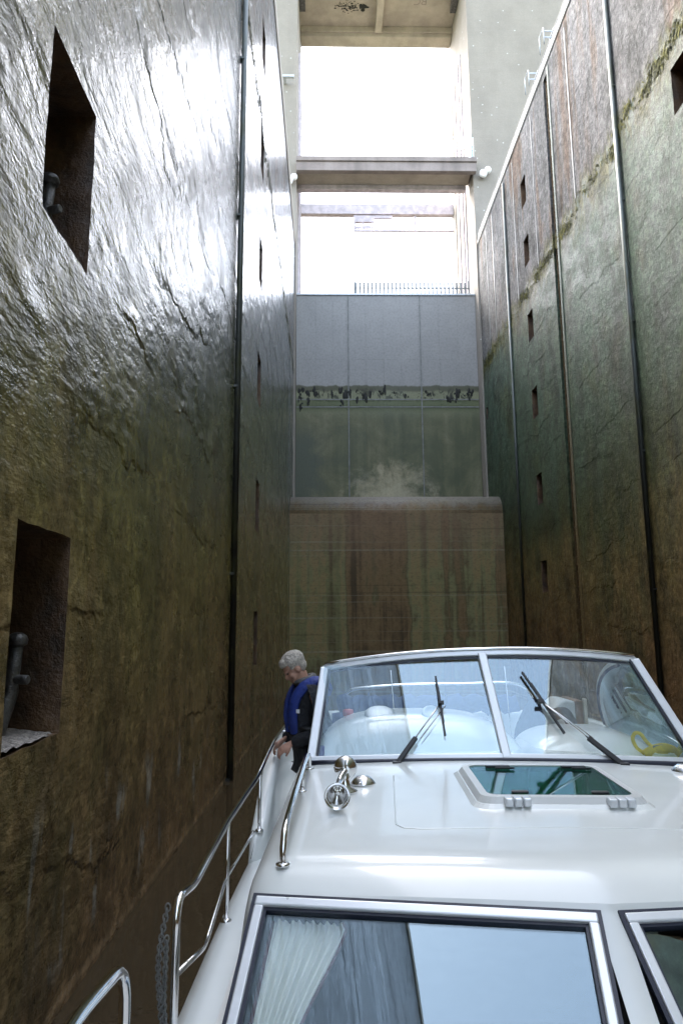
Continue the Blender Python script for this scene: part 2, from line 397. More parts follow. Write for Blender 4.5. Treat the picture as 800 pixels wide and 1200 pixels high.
# ------------------------------------------------------------------ lock walls
def lock_wall(name, x, side, mat, niches, grooves, label):
    """side = -1: body lies to -X of the face, +1: to +X. niches: (y0,y1,z0,z1,depth)"""
    niches = [tuple(round(v, 4) for v in n) for n in niches]
    root = empty(name, (x, 0, 0), label=label, cat='lock wall')
    ys = sorted({YB, YE, *[v for n in niches for v in n[:2]], *[v for g in grooves for v in g[:2]], -60, -30, -10, 12, 27})
    zs = sorted({-3.0, TOP, *[v for n in niches for v in n[2:4]], *[v for g in grooves for v in g[2:4]]})
    cut = list(niches) + list(grooves)
    for n in niches:
        if n[0] < -12: continue
        ys += [n[0] + (n[1] - n[0]) * k / 6 for k in range(1, 6)]; zs += [n[2] + (n[3] - n[2]) * k / 8 for k in range(1, 8)]
    ys = sorted({round(v, 4) for v in ys}); zs = sorted({round(v, 4) for v in zs})
    def worn(p):
        if p[1] < -12 or not 1 < p[2] < 27: return p
        v = Vector((3.0 * p[1], 3.0 * p[2], x)); w = Vector((9.0 * p[1], 9.0 * p[2], x))
        return (p[0], p[1] + .030 * mnoise.noise(v) + .014 * mnoise.noise(w), p[2] + .030 * mnoise.noise(v + Vector((7, 3, 1))) + .014 * mnoise.noise(w + Vector((2, 8, 5))))
    b = MB(); d = MB()
    def skip(i, j):
        yc = (ys[i] + ys[i + 1]) / 2; zc = (zs[j] + zs[j + 1]) / 2
        return any(n[0] < yc < n[1] and n[2] < zc < n[3] for n in cut)
    b.grid([[worn((x, y, z)) for z in zs] for y in ys], False, skip)
    W = 5.0 * side
    b.face([(x, YB, TOP), (x, YE, TOP), (x + W, YE, TOP), (x + W, YB, TOP)])
    b.face([(x + W, YB, -3), (x + W, YE, -3), (x + W, YE, TOP), (x + W, YB, TOP)])
    b.face([(x, YB, -3), (x + W, YB, -3), (x + W, YB, TOP), (x, YB, TOP)])
    b.face([(x, YE, -3), (x + W, YE, -3), (x + W, YE, TOP), (x, YE, TOP)])
    for k, (y0, y1, z0, z1, dep) in enumerate(cut):
        q = x + side * dep; t = d if k < len(niches) else b
        rise = .0
        Y_ = [v for v in ys if y0 - 1e-3 <= v <= y1 + 1e-3]; Z_ = [v for v in zs if z0 - 1e-3 <= v <= z1 + 1e-3]
        F = lambda p: worn(p)
        t.grid([[F((q, v, w)) for w in Z_] for v in Y_], False)
        for yy in (y0, y1): t.grid([[F((xx, yy, w)) for w in Z_] for xx in (x, q)], False)
        for zz_ in (z0, z1): t.grid([[F((xx, v, zz_)) for v in Y_] for xx in (x, q)], False)
    for mb, nm, mt in ((b, 'wall_body', mat), (d, 'niche_lining', M['niche'])):
        o = mb.build(nm, mt, root, recalc=False, merge=1e-5); o.matrix_parent_inverse = Matrix.Translation((-x, 0, 0))
    return root

ML = []          # left wall niches
for yc in (5.44, 21.4, -10.6, -26.6):
    for zc in (-.8 + .15, 2.95, 6.9, 10.9, 14.85, 18.8, 22.8):
        if zc < 1: continue
        ML.append((yc - .52, yc + .52, zc - .79, zc + .79, .46))
MR = []
for yc in (17.45, 32.5, 1.5, -14.5):
    for zc in (5.66, 9.75, 13.95, 17.85, 21.8, 25.0) if yc > 20 else (2.2, 6.2, 10.2, 14.2, 18.2, 22.2):
        MR.append((yc - .42, yc + .42, zc - .72, zc + .72, .6))
MR.append((42.2, 42.6, 16.2, 17.0, .4))
left = lock_wall('lock_wall', XL, -1, M['wall_l'], ML, [(38.3, 38.85, -3, 21.5, .35)],
                 'tall dark glistening wet concrete lock wall close beside the boat')
right = lock_wall('lock_wall', XR, 1, M['wall_r'], MR, [(28.05, 28.6, -3, 27.9, .3)],
                  'tall greenish lock wall with rust stained top beyond the boat')
def wpart(mb, name, mat, root, **k):
    o = mb.build(name, mat, root, **k); o.matrix_parent_inverse = Matrix.Translation((-root.location.x, 0, 0)); return o
# mooring bollards in the niches
def bollard(x, y, z, side):
    mb = MB()
    foot = Vector((x + side * .29, y - .02, z)); top = foot + Vector((-side * .02, .0, .72))
    mb.tube([foot + Vector((side * .06, -.16, 0)), foot + Vector((side * .03, -.09, .16)), foot + Vector((0, -.01, .34)), foot + Vector((0, 0, .44)), top],
            [.085, .07, .058, .052, .05], 14)
    mb.lathe(top - Vector((0, 0, .02)), (0, 0, 1), [(.05, 0), (.075, .015), (.08, .05), (.065, .085), (.03, .105), (.001, .11)], 16)
    c = foot + Vector((0, 0, .45)); v = Vector((-side * .95, -.3, 0)).normalized()
    mb.tube([c - v * .19, c - v * .18, c + v * .14, c + v * .15], [.028, .036, .036, .028], 12)
    return mb
for root, lst, x, sd in ((left, ML, XL, -1), (right, MR, XR, 1)):
    for (y0, y1, z0, z1, dep) in lst:
        if y1 - y0 < .5 or y0 < -12: continue
        wpart(bollard(x, (y0 + y1) / 2 + (.27 if sd < 0 else .1), z0, sd), 'mooring_bollard', M['dark_iron'], root)
M['grit'] = simple('pale gritty sediment', (.36, .33, .30), .32, 0, .55, 26, .05, 30)
for (y0, y1, z0, z1, dep) in ML:
    if -1 < y0 < 12:
        mb = MB(); mb.grid([[(XL - .005 - (dep - .03) * i / 14, y0 + .04 + (y1 - y0 - .08) * j / 18, z0 + .02 + .045 * (i / 14) + .03 * mnoise.noise(Vector((i * .5, j * .5, z0)))) for j in range(19)] for i in range(15)])
        wpart(mb, 'sediment', M['grit'], left, recalc=False)
# guide rails bolted to the walls
def rail_on_wall(root, x, side, y, r, z0, z1, mat, clips=True):
    mb = MB(); xx = x - side * (r * 1.05)
    mb.tube([(xx, y, z0), (xx, y, (z0 + z1) / 2), (xx, y, z1)], r, 14)
    wpart(mb, 'guide_rail', mat, root)
    if clips:
        c = MB(); z = z0 + 1.0
        while z < z1:
            c.box(min(x, x - side * r * 1.2), max(x, x - side * r * 1.2), y - r * 1.25, y + r * 1.25, z, z + .06); z += 4.3
        wpart(c, 'rail_brackets', mat, root)
def streaked_iron():
    t = NT('slimy guide rail iron'); z = t.axis(2)
    f = t.rng(t.math('ADD', z, t.math('MULTIPLY_ADD', t.noise((2, 2, .6), 1, 4), 3, -1.5)), 5, 17)
    c = t.mix(f, (.022, .022, .018), (.15, .17, .165))
    c = t.mix(t.rng(t.noise((3, 3, 1), 1, 5), .5, .65, 0, .6), c, (.075, .08, .03))
    return t.put(col=c, rough=.42, metal=.3, nrm=t.bump(t.noise((20, 20, 20), 1, 3), .006))
M['rail_iron'] = streaked_iron()
rail_on_wall(left, XL, -1, 15.75, .072, -1, 28.2, M['rail_iron'])
rail_on_wall(right, XR, 1, 21.5, .08, -1, 28.2, M['rail_iron'])
rail_on_wall(right, XR, 1, 36.0, .065, -1, 27.9, M['rail_iron'])
# recessed ladder in the right wall
lb = MB(); zz = -.5
for y in (28.1, 28.55): lb.box(XR + .10, XR + .15, y - .03, y + .03, -2, 28.0)
while zz < 27.8:
    lb.tube([(XR + .125, 28.1, zz), (XR + .125, 28.55, zz)], .018, 6); zz += .3
wpart(lb, 'ladder', M['rust_iron'], right)
eb = MB(); eb.box(XR - .035, XR - .002, 27.80, 27.99, -2, 28.1)
def edge_iron():
    t = NT('rust and slime edge iron'); z = t.axis(2)
    f = t.rng(t.math('ADD', z, t.math('MULTIPLY_ADD', t.noise((2, 2, .5), 1, 5), 6, -3)), 4, 18)
    c = t.mix(f, (.13, .085, .025), (.12, .145, .12))
    return t.put(col=c, rough=.6, nrm=t.bump(t.noise((9, 9, 9), 1, 5), .02))
wpart(eb, 'edge_strip', edge_iron(), right)
# vertical joint strips of the upper plated zone
jb = MB()
for y, w in ((25.6, .10), (30.7, .07), (34.2, .08), (39.0, .12), (40.6, .07)):
    jb.box(XR - .022, XR - .002, y, y + w, 20.1, 27.9)
wpart(jb, 'joint_strips', M['iron_grey'], right)
# copings
for root, x, sd in ((left, XL, -1), (right, XR, 1)):
    cb = MB(); cb.box(min(x - sd * .05, x + sd * 1.2), max(x - sd * .05, x + sd * 1.2), YB + .1, YE - .03, TOP + .004, TOP + (.30 if sd > 0 else .75))
    wpart(cb, 'coping', M['coping'] if sd > 0 else M['soffit'], root, bevel=.03)

# moss hanging along the high-water line
def moss(x, side, label, y0, y1, n):
    mb = MB()
    for _ in range(n):
        y = random.uniform(y0, y1); k = mnoise.noise(Vector((y * .45, 3.1 * side, 0)))
        if k < (.0 if side > 0 else -.35) and random.random() < .8: continue
        z = 19.75 + mnoise.noise(Vector((y * .7, 9, 0))) * .5 + random.gauss(0, .16)
        L = random.uniform(.05, .2) * (1 + 1.5 * max(0, k)); w = random.uniform(.03, .09); o = random.uniform(.008, .045) if side > 0 else random.uniform(.004, .016)
        a = Vector((x - side * .001, y, z)); b = Vector((x - side * o, y + random.uniform(-.05, .05), z - L * .45)); c = Vector((x - side * .012, y + random.uniform(-.06, .06), z - L))
        dy = Vector((0, w, 0))
        V = [[a - dy * .5, a + dy * .5], [b - dy * .6, b + dy * .6], [c - dy * .15, c + dy * .15]]
        mb.grid(V, False)
    o = mb.build('moss', M['moss'], None, recalc=False); return tag(o, label, 'moss', None, 'stuff')
moss(XR, 1, 'dark tufts of moss along the high water line of the greenish wall', 10, 43, 2600)
moss(XL, -1, 'green moss streak along the high water line of the dark glistening wall', 10, 43, 1500)

# ------------------------------------------------------------------ sill wall below the gate
sb = MB(); prof = [(39.6, -3.0)] + [(39.6, z) for z in (0, 3, 6, 9)]
for k in range(9):
    a = k / 8 * math.pi / 2; prof.append((40.75 - 1.15 * math.cos(a), 9.85 + 1.15 * math.sin(a)))
prof += [(44.4, 11.0), (44.4, -3)]
c0 = [sb.bm.verts.new((XL + .006, y, z)) for y, z in prof]; c1 = [sb.bm.verts.new((XR - .006, y, z)) for y, z in prof]
for i in range(len(prof)):
    j = (i + 1) % len(prof); f = sb.bm.faces.new((c0[i], c0[j], c1[j], c1[i])); f.smooth = 5 <= i <= 12
sb.bm.faces.new(c0[::-1]); sb.bm.faces.new(c1)
tag(sb.build('sill_wall', M['sill'], None), 'stained concrete sill wall with rounded top edge under the lift gate', 'sill wall')

# ------------------------------------------------------------------ lift gate
gate = empty('lift_gate', (3.86, 44.0, 11.0), label='grey steel lift gate with mossy lower half closing the far end', cat='lock gate')
def gpart(mb, name, mat, **k):
    o = mb.build(name, mat, gate, **k); o.matrix_parent_inverse = Matrix.Translation((-3.86, -44.0, -11.0)); return o
g = MB(); g.box(-2.02, 9.74, 44.0, 44.9, 11.03, 25.22); gpart(g, 'skin_plate', M['gate'])
g = MB()
for x in (1.35, 6.05): g.box(x - .035, x + .035, 43.972, 43.998, 11.03, 25.15)
for z in (17.55, 18.05): g.box(-2.0, 9.72, 43.976, 43.997, z - .035, z + .035)
gpart(g, 'seam_strip', simple('dull seam steel', (.19, .195, .185), .6, .1, .3, 2))
g = MB(); g.box(-2.03, 9.75, 43.93, 44.95, 25.225, 25.36); gpart(g, 'top_rim', M['galv'], bevel=.02)
g = MB()
for x in (-.75, .35, 1.25, 1.45, 2.5, 3.65, 4.8, 5.95, 6.15, 7.3, 8.5):
    z = 11.3
    while z < 24.9:
        g.lathe((x, 43.999 if x not in (1.25, 1.45, 5.95, 6.15) else 43.999, z), (0, -1, 0), [(.032, 0), (.026, .018), (.001, .03)], 6, False); z += .34
for z in (17.66, 17.94, 20.8):
    x = -1.9
    while x < 9.7:
        g.lathe((x, 43.999, z), (0, -1, 0), [(.034, 0), (.028, .02), (.001, .032)], 6, False); x += .24 if z < 20 else .42
gr = MB.build(g, 'rivets', M['gate'], gate); gr.matrix_parent_inverse = Matrix.Translation((-3.86, -44.0, -11.0)); gr['kind'] = 'stuff'
g = MB()
rg = random.Random(5)
xs_cl = [-1.85, -1.6, -1.3, -1.1, -.75, .2, 1.0, 1.35, 1.6, 2.3, 2.5, 3.4, 4.1, 5.0, 5.5, 6.2, 6.35, 6.9, 8.0, 8.3, 8.5, 9.3]
for cx in xs_cl:
    for _ in range(rg.choice((1, 2, 3, 4))):
        s_ = rg.uniform(.04, .19); x = min(9.5, max(-1.85, cx + rg.gauss(0, .16)))
        mz = 18.7 - abs(rg.gauss(0, .5))
        for q in range(5):
            g.ball((x + rg.gauss(0, .05), 43.995, mz + rg.gauss(0, s_ * .6)), s_ * rg.uniform(.2, .6), .03, s_ * rg.uniform(.4, 1.6), 8)
gpart(g, 'weed_clumps', M['mussel'])
# palisade on the gate
fence = empty('palisade_fence', (5.55, 44.5, 25.36), label='low picket fence standing on top of the steel gate', cat='fence')
def fpart(mb, name, mat):
    o = mb.build(name, mat, fence); o.matrix_parent_inverse = Matrix.Translation((-5.55, -44.5, -25.36)); return o
f = MB(); x = 1.85
while x < 9.4:
    f.box(x, x + .13, 44.48, 44.52, 25.40, 26.42); x += .27
fpart(f, 'pickets', M['iron_grey'])
f = MB(); f.box(1.8, 9.5, 44.525, 44.565, 25.55, 25.63); f.box(1.8, 9.5, 44.525, 44.565, 26.0, 26.08); fpart(f, 'rails', M['iron_grey'])
for x in (1.78, 9.42):
    f = MB(); f.box(x, x + .1, 44.57, 44.67, 25.36, 26.6); fpart(f, 'post', M['iron_grey'])

# ------------------------------------------------------------------ gate towers, lintel, bridges
def tower(x0, x1, label, inner):
    root = empty('gate_tower', ((x0 + x1) / 2, 47, 0), label=label, cat='tower')
    def tp(mb, n, m, **k):
        o = mb.build(n, m, root, **k); o.matrix_parent_inverse = Matrix.Translation((-(x0 + x1) / 2, -47, 0)); return o
    b = MB(); b.box(x0, x1, 43.02, 51, -3, 58); tp(b, 'tower_body', M['tower'])
    r = MB(); sg = 1 if inner == x1 else -1
    for y in (45.6, 46.5, 47.9): r.box(min(inner, inner + sg * .09), max(inner, inner + sg * .09), y, y + .16, 25, 45)
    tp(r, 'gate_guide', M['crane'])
    p = MB(); p.box(min(inner, inner + sg * .05) , max(inner, inner + sg * .05), 49.2, 50.6, 25.4, 45); tp(p, 'pilaster', M['tower'])
    return root
tl = tower(-9.5, -2.035, 'pale concrete gate tower seen in part above the dark wall', -2.035)
tr = tower(9.76, 18.0, 'broad pale concrete gate tower rising above the greenish wall', 9.76)
lin = empty('lintel_beam', (3.86, 46, 45.0), label='high stained concrete lintel joining both towers at the top of the picture', cat='beam')
def lp(mb, n, m, **k):
    o = mb.build(n, m, lin, **k); o.matrix_parent_inverse = Matrix.Translation((-3.86, -46, -45.0)); return o
b = MB(); b.box(-2.02, 9.74, 43.5, 49.5, 49.9, 54); lp(b, 'soffit_slab', M['soffit'])
b = MB(); b.box(-2.015, 9.735, 48.4, 49.45, 49.1, 49.896); lp(b, 'back_beam', M['soffit'], bevel=.04)
b = MB(); b.box(-2.015, 9.735, 48.25, 48.395, 49.4, 49.896); lp(b, 'ledge', M['soffit'], bevel=.02)
b = MB(); b.box(3.75, 4.25, 43.6, 48.245, 49.25, 49.896); lp(b, 'rib', M['soffit'], bevel=.04)
for x in (-2.0, 9.3):
    b = MB(); b.box(x, x + .42, 43.6, 46.5, 49.4, 49.896); lp(b, 'rope_pulley_box', M['dark_iron'])
b = MB()
for _ in range(90):
    b.ball((1.7 + random.gauss(0, .45), 46.5 + random.gauss(0, .22), 49.89), random.uniform(.02, .09), random.uniform(.02, .07), .012, 8)
for _ in range(12):
    b.ball((2.75 + random.gauss(0, .14), 46.5 + random.gauss(0, .14), 49.89), random.uniform(.08, .2), random.uniform(.08, .2), .03, 8)
lp(b, 'soot_stain', M['mussel'])
cu = bpy.data.curves.new('lettering', 'FONT'); cu.body = 'BC'; cu.size = .85; cu.extrude = .003; cu.offset = -.012
cu.materials.append(simple('faded grey paint', (.25, .21, .19), .8))
txt = bpy.data.objects.new('lettering', cu); COL.objects.link(txt); txt.parent = lin
txt.location = (7.55 - 3.86, 46.3 - 46, 49.892 - 45.0); txt.rotation_euler = (0, R(180), R(0)); txt.scale = (-1, 1, 1); txt.rotation_euler = (0, 0, R(180)) ; txt.scale = (1, 1, 1)

br = empty('foot_bridge', (3.86, 43.6, 34.2), label='weathered concrete foot bridge spanning the opening between both towers', cat='bridge')
def bp(mb, n, m, **k):
    o = mb.build(n, m, br, **k); o.matrix_parent_inverse = Matrix.Translation((-3.86, -43.6, -34.2)); return o
b = MB(); b.box(-2.03, 9.9, 42.35, 44.9, 33.93, 34.27); bp(b, 'deck_slab', M['bridge'], bevel=.03)
b = MB(); b.box(-2.028, 9.86, 42.45, 42.85, 33.28, 33.926); bp(b, 'fascia_beam', M['bridge'], bevel=.03)
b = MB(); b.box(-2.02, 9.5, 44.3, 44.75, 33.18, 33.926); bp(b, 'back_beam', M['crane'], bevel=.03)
b = MB(); b.box(-2.02, 9.6, 42.86, 44.29, 33.5, 33.9); bp(b, 'soffit', M['soffit'])
b = MB()
for z in (35.0, 35.75): b.tube([(8.0, 42.5, z), (9.75, 42.5, z)], .028, 8)
for x in (8.0, 9.72): b.tube([(x, 42.5, 34.27), (x, 42.5, 35.78)], .03, 8)
bp(b, 'railing', M['white_paint'])
b = MB(); b.obox((9.70, 43.0, 34.29), (.05, 0, 0), (0, 1.1, 0), (0, 0, 2.2)); bp(b, 'door', M['blue_door'])
def lamp_(loc, label):
    root = empty('flood_lamp', loc, label=label, cat='lamp', group='white lamps on the tower fronts')
    a = MB(); a.ball((0, -.3, 0), .27, .2, .3, 14); o = a.build('lamp_globe', M['lamp'], root)
    a = MB(); a.ball((.33, -.28, .28), .24, .2, .24, 14); a.build('lamp_globe', M['lamp'], root)
    a = MB(); a.tube([(0, 0, .1), (0, -.2, .1)], .05, 8); a.tube([(0.02, -.2, .08), (.3, -.2, .25)], .04, 8); a.build('bracket', M['galv'], root)
lamp_((10.35, 43.02, 33.3), 'white twin globe lamp on the broad right tower beside the bridge end')
lamp_((-2.5, 43.02, 32.7), 'white twin globe lamp on the narrow left tower by the bridge')
a = MB(); a.box(-2.95, -2.2, 42.3, 42.5, 40.15, 40.3); a.box(-2.9, -2.75, 42.5, 43.02, 40.17, 40.28)
tag(a.build('wall_bracket', M['galv'], None), 'small grey steel bracket high on the narrow left tower', 'bracket')
# walkway at the rear of the towers
rb = empty('rear_beam', (3.86, 50.5, 35.4), label='long thin glare-paled beam behind the bridge across the bright opening', cat='beam')
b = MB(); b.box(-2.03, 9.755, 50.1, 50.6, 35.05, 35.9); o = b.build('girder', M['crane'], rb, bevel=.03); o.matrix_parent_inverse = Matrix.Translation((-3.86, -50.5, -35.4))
cr = empty('maintenance_gantry', (5.8, 50.4, 34.3), label='steel maintenance gantry hanging under the thin rear beam', cat='gantry')
def cp(mb, n, m):
    o = mb.build(n, m, cr); o.matrix_parent_inverse = Matrix.Translation((-5.8, -50.4, -34.3))
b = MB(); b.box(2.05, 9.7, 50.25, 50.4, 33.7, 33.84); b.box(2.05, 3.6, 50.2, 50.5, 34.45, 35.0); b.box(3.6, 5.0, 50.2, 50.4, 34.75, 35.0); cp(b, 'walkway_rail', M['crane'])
for x in (2.05, 2.7, 3.4, 6.7):
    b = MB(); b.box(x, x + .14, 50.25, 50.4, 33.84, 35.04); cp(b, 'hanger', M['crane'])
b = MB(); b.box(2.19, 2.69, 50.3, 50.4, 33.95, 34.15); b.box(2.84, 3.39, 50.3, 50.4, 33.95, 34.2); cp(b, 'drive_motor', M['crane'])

# top railing, kerb and ladder handles on the right wall
rl = empty('edge_railing', (XR + .1, 30, TOP + .3), label='pale steel edge rail along the top of the greenish wall', cat='railing')
def rp(mb, n, m):
    o = mb.build(n, m, rl); o.matrix_parent_inverse = Matrix.Translation((-XR - .1, -30, -TOP - .3))
b = MB(); b.box(XR + .02, XR + .10, 8, 42.9, TOP + .304, TOP + .62); rp(b, 'kick_plate', M['galv'])
b = MB(); b.tube([(XR + .06, 8, TOP + .74), (XR + .06, 30, TOP + .74), (XR + .06, 42.9, TOP + .74)], .05, 10); rp(b, 'hand_rail', M['iron_grey'])
y = 9
while y < 43:
    b = MB(); b.box(XR + .03, XR + .09, y, y + .06, TOP + .622, TOP + .70); rp(b, 'post', M['iron_grey']); y += 2.1
hd = None
for y, lab in ((27.2, 'nearer pale U shaped ladder handle frame on top of the greenish wall'), (29.6, 'farther pale U shaped ladder handle frame on top of the greenish wall')):
    hd = empty('ladder_handle', (XR + .03, y, TOP + .3), label=lab, cat='ladder handle', group='ladder handles on the wall top')
    for dx in (-.35, .12):
        b = MB(); b.tube(round_path([(dx, 0, .004), (dx, 0, .85), (dx, .6, .85), (dx, .6, .004)], .10), .024, 8); b.build('loop', M['galv'], hd)
    for z in (.3, .62):
        b = MB(); b.box(-.31, .08, -.02, .02, z, z + .05); b.build('step', M['galv'], hd)

# ------------------------------------------------------------------ ground, water
b = MB()
for x0, x1 in ((-600, XL - 4.99), (XR + 4.99, 600)): b.face([(x0, -600, TOP - .004), (x1, -600, TOP - .004), (x1, 900, TOP - .004), (x0, 900, TOP - .004)])
tag(b.build('ground', M['earth'], None), kind='structure')
b = MB(); b.face([(XL - .3, YB, 0), (XR + .3, YB, 0), (XR + .3, 39.7, 0), (XL - .3, 39.7, 0)])
tag(b.build('water', M['water'], None), kind='structure')
b = MB(); b.face([(-7.1, 44.8, 23.5), (14.8, 44.8, 23.5), (14.8, 900, 23.5), (-7.1, 900, 23.5)])
tag(b.build('canal_water', M['water'], None), kind='structure')
b = MB(); b.box(XL - 5, XR + 5, YB - 3, YB - .01, -3, 16)
tag(b.build('downstream_gate', M['gate'], None), 'distant steel gate closing the chamber behind the photographer', 'lock gate')

# ================================================================== the motor yacht
OX, OY, PSI = 1.07, 4.0, R(2.5)
boat = empty('motor_yacht', (OX, OY, 0), -PSI, label='white motor yacht with raked cabin windows and stainless rails in the lock chamber', cat='motor yacht')
BM = Matrix.Translation((OX, OY, 0)) @ Matrix.Rotation(-PSI, 4, 'Z')
def hb(y):
    if y < -1.6: t = max(0., (y + 5.8) / 4.2); return 1.63 * math.sin(math.pi / 2 * t) ** .72 + .001
    return 1.63 + .05 * math.sin(min(1, (y + 1.6) / 5) * math.pi)
DZ = 1.40
# hull: outer skin from keel to sheer, with a rolled edge
ysn = [-5.8 + .25 * i for i in range(46)]
def hull_row(y):
    h = hb(y); f = max(0, (-1.6 - y) / 4.2); zs = DZ + .22 * f * f
    return [(-h * .05, y + .0, -.5), (-h * (.62 - .4 * f), y, -.35), (-h * (.88 - .35 * f), y, .1), (-h * (.97 - .2 * f), y, .6), (-h * .995, y, zs - .12), (-h, y, zs - .03), (-h + .01, y, zs), (-h + .05, y, zs + .012), (-max(h - .09, 0), y, zs + .006)]
P = []
for y in ysn:
    r = hull_row(y); P.append(r + [(-a, b_, c) for a, b_, c in reversed(r)])
b = MB(); V = b.grid(P); b.bm.faces.new(V[-1])
b.build('hull', M['gel'], boat)
for s in (-1, 1):
    b = MB(); b.tube([(s * (hb(y) + .012), y, DZ - .17 + .22 * max(0, (-1.6 - y) / 4.2) ** 2) for y in ysn], .028, 8); b.build('rubbing_strake', M['gasket'], boat)
# foredeck
b = MB(); P = []
for y in [v for v in ysn if v <= 1.3] + [1.35]:
    h = max(hb(y) - .085, .002); f = max(0, (-1.6 - y) / 4.2); z = DZ + .22 * f * f
    P.append([(h * k / 6, y, z + .002 + .04 * (1 - (k / 6) ** 2)) for k in range(-6, 7)])
b.grid(P); b.build('foredeck', M['antislip'], boat, recalc=False)
# cockpit sole and stern
b = MB(); b.box(-1.54, 1.54, 1.35, 5.3, 1.04, 1.1); b.box(-1.54, 1.54, 1.33, 1.349, 1.04, DZ + .02); b.build('cockpit_sole', M['antislip'], boat)

# ---- cabin
TV = math.tan(R(7.6)); CW = 1.36
def yf(x): return -1.235 + abs(x + .015) * TV          # front edge of the roof
def yaft(x): return .93 + abs(x - .06) * math.tan(R(5))  # foot of the windscreen
def roof_z(x, y):
    u = max(0., min(1., (y - yf(x)) / 2.3)); z = 2.035 + .08 * u - (.025 + .02 * u) * (x / 1.3) ** 2
    d = y - yf(x)
    if d < .21: k = (1 - d / .21); z -= .08 * k * k
    e = CW - abs(x)
    if e < .15: q = 1 - e / .15; z -= .15 * (1 - math.sqrt(max(0, 1 - q * q)))
    return z
xs = [-CW, -CW + .002, -CW + .008, -CW + .02, -CW + .04, -CW + .07, -CW + .11, -CW + .16, -1.13, -1.0, -.8, -.6, -.4, -.2, -.09]
xs = xs + [.0, .1, .2, .4, .6, .8, 1.0, 1.13] + [-v for v in xs[7::-1]]
ts = [0, .02, .045, .07, .1, .14, .2, .3, .4, .5, .6, .7, .8, .9, 1.0]
b = MB(); P = []
for t in ts:
    P.append([(x, yf(x) + (yaft(x) + .95 - yf(x)) * t, roof_z(x, yf(x) + (yaft(x) + .95 - yf(x)) * t)) for x in xs])
b.grid(P)
for s in (0, -1):                                           # cabin sides
    top = [r[s] for r in P]; sx = -1 if s == 0 else 1
    y0, z0 = top[0][1], top[0][2]
    b.grid([[p, (p[0] + sx * .012, p[1], DZ + .3 if p[2] > DZ + .3 else p[2]), (p[0] + sx * .02, p[1], DZ - .02)] for p in top], False)
    b.face([top[0], (top[0][0] + sx * .02, y0 - (z0 - DZ) * .95, DZ - .02), (top[0][0] + sx * .02, y0, DZ - .02)])
b.build('cabin_roof', M['gel'], boat, merge=1e-5)
# raked front with two window openings
RAKE = R(38); cR, sR = math.cos(RAKE), math.sin(RAKE)
wins = [(-1.30, -.06), (.03, 1.22)]                     # clear outer edges of the frames (x)
WT, WB = .03, .80                                          # window top / bottom down the slope
fx = sorted(set(xs + [v for w in wins for v in w]))
def front_pt(x, s):
    e = yf(x); z = roof_z(x, e); 
    flat = 2.035 - .08 - .014
    w = min(1, s / .03); z = z * (1 - w) + flat * w if abs(x) < 1.325 else z
    return (x, e - s * cR * 1.0, z - s * sR)
fs = [0, .015, WT, WB, .90]
b = MB()
def fskip(i, j):
    sc = (fs[i] + fs[i + 1]) / 2; xc = (fx[j] + fx[j + 1]) / 2
    return WT < sc < WB and any(w[0] < xc < w[1] for w in wins)
b.grid([[front_pt(x, s) for x in fx] for s in fs], True, fskip)
b.build('cabin_front', M['gel'], boat, merge=1e-5)
# dark cabin inside
b = MB()
b.face([(-1.32, -1.64, 1.462), (-.015, -1.81, 1.462), (1.32, -1.64, 1.462), (1.32, 1.3, 1.462), (-1.32, 1.3, 1.462)])
b.face([(-1.33, .6, 1.464), (1.33, .6, 1.464), (1.33, .6, 1.97), (-1.33, .6, 1.97)])
b.build('cabin_lining', M['interior'], boat)
fn = []
for wi, (x0, x1) in enumerate(wins):
    c = [Vector(front_pt(x0, WT)), Vector(front_pt(x1, WT)), Vector(front_pt(x1, WB)), Vector(front_pt(x0, WB))]
    e1 = (c[1] - c[0]).normalized(); dn = (c[3] - c[0]); dn = (dn - e1 * dn.dot(e1)).normalized(); n = e1.cross(dn).normalized()
    if n.y > 0: n = -n
    W_, H_ = (c[1] - c[0]).length, (c[3] - c[0]).length; o = c[0]
    pan = empty('front_window', (0, 0, 0)); pan.parent = boat
    def ring(x0_, x1_, y0_, y1_, w, lift, th, taper=0):
        mb = MB()
        A = o + e1 * x0_ + dn * y0_ + n * lift; w2 = x1_ - x0_; h2 = y1_ - y0_
        mb.obox(A, e1 * w2, dn * w, n * th); mb.obox(A + dn * (h2 - w), e1 * w2, dn * w, n * th)
        mb.obox(A + dn * w, e1 * w, dn * (h2 - 2 * w), n * th); mb.obox(A + e1 * (w2 - w) + dn * w, e1 * w, dn * (h2 - 2 * w), n * th)
        return mb
    ring(-.014, W_ + .014, -.014, H_ + .014, .015, -.01, .022).build('outer_gasket', M['gasket'], pan)
    ring(.001, W_ - .001, .001, H_ - .001, .036, -.012, .035).build('frame', M['alu'], pan, bevel=.006)
    ring(.037, W_ - .037, .037, H_ - .037, .012, -.02, .028).build('inner_gasket', M['gasket'], pan)
    mb = MB(); mb.obox(o + e1 * .04 + dn * .04 - n * .014, e1 * (W_ - .08), dn * (H_ - .08), n * .006)
    mb.build('window_pane', M['pane'], pan)
    fn.append((o, e1, dn, n, W_, H_))
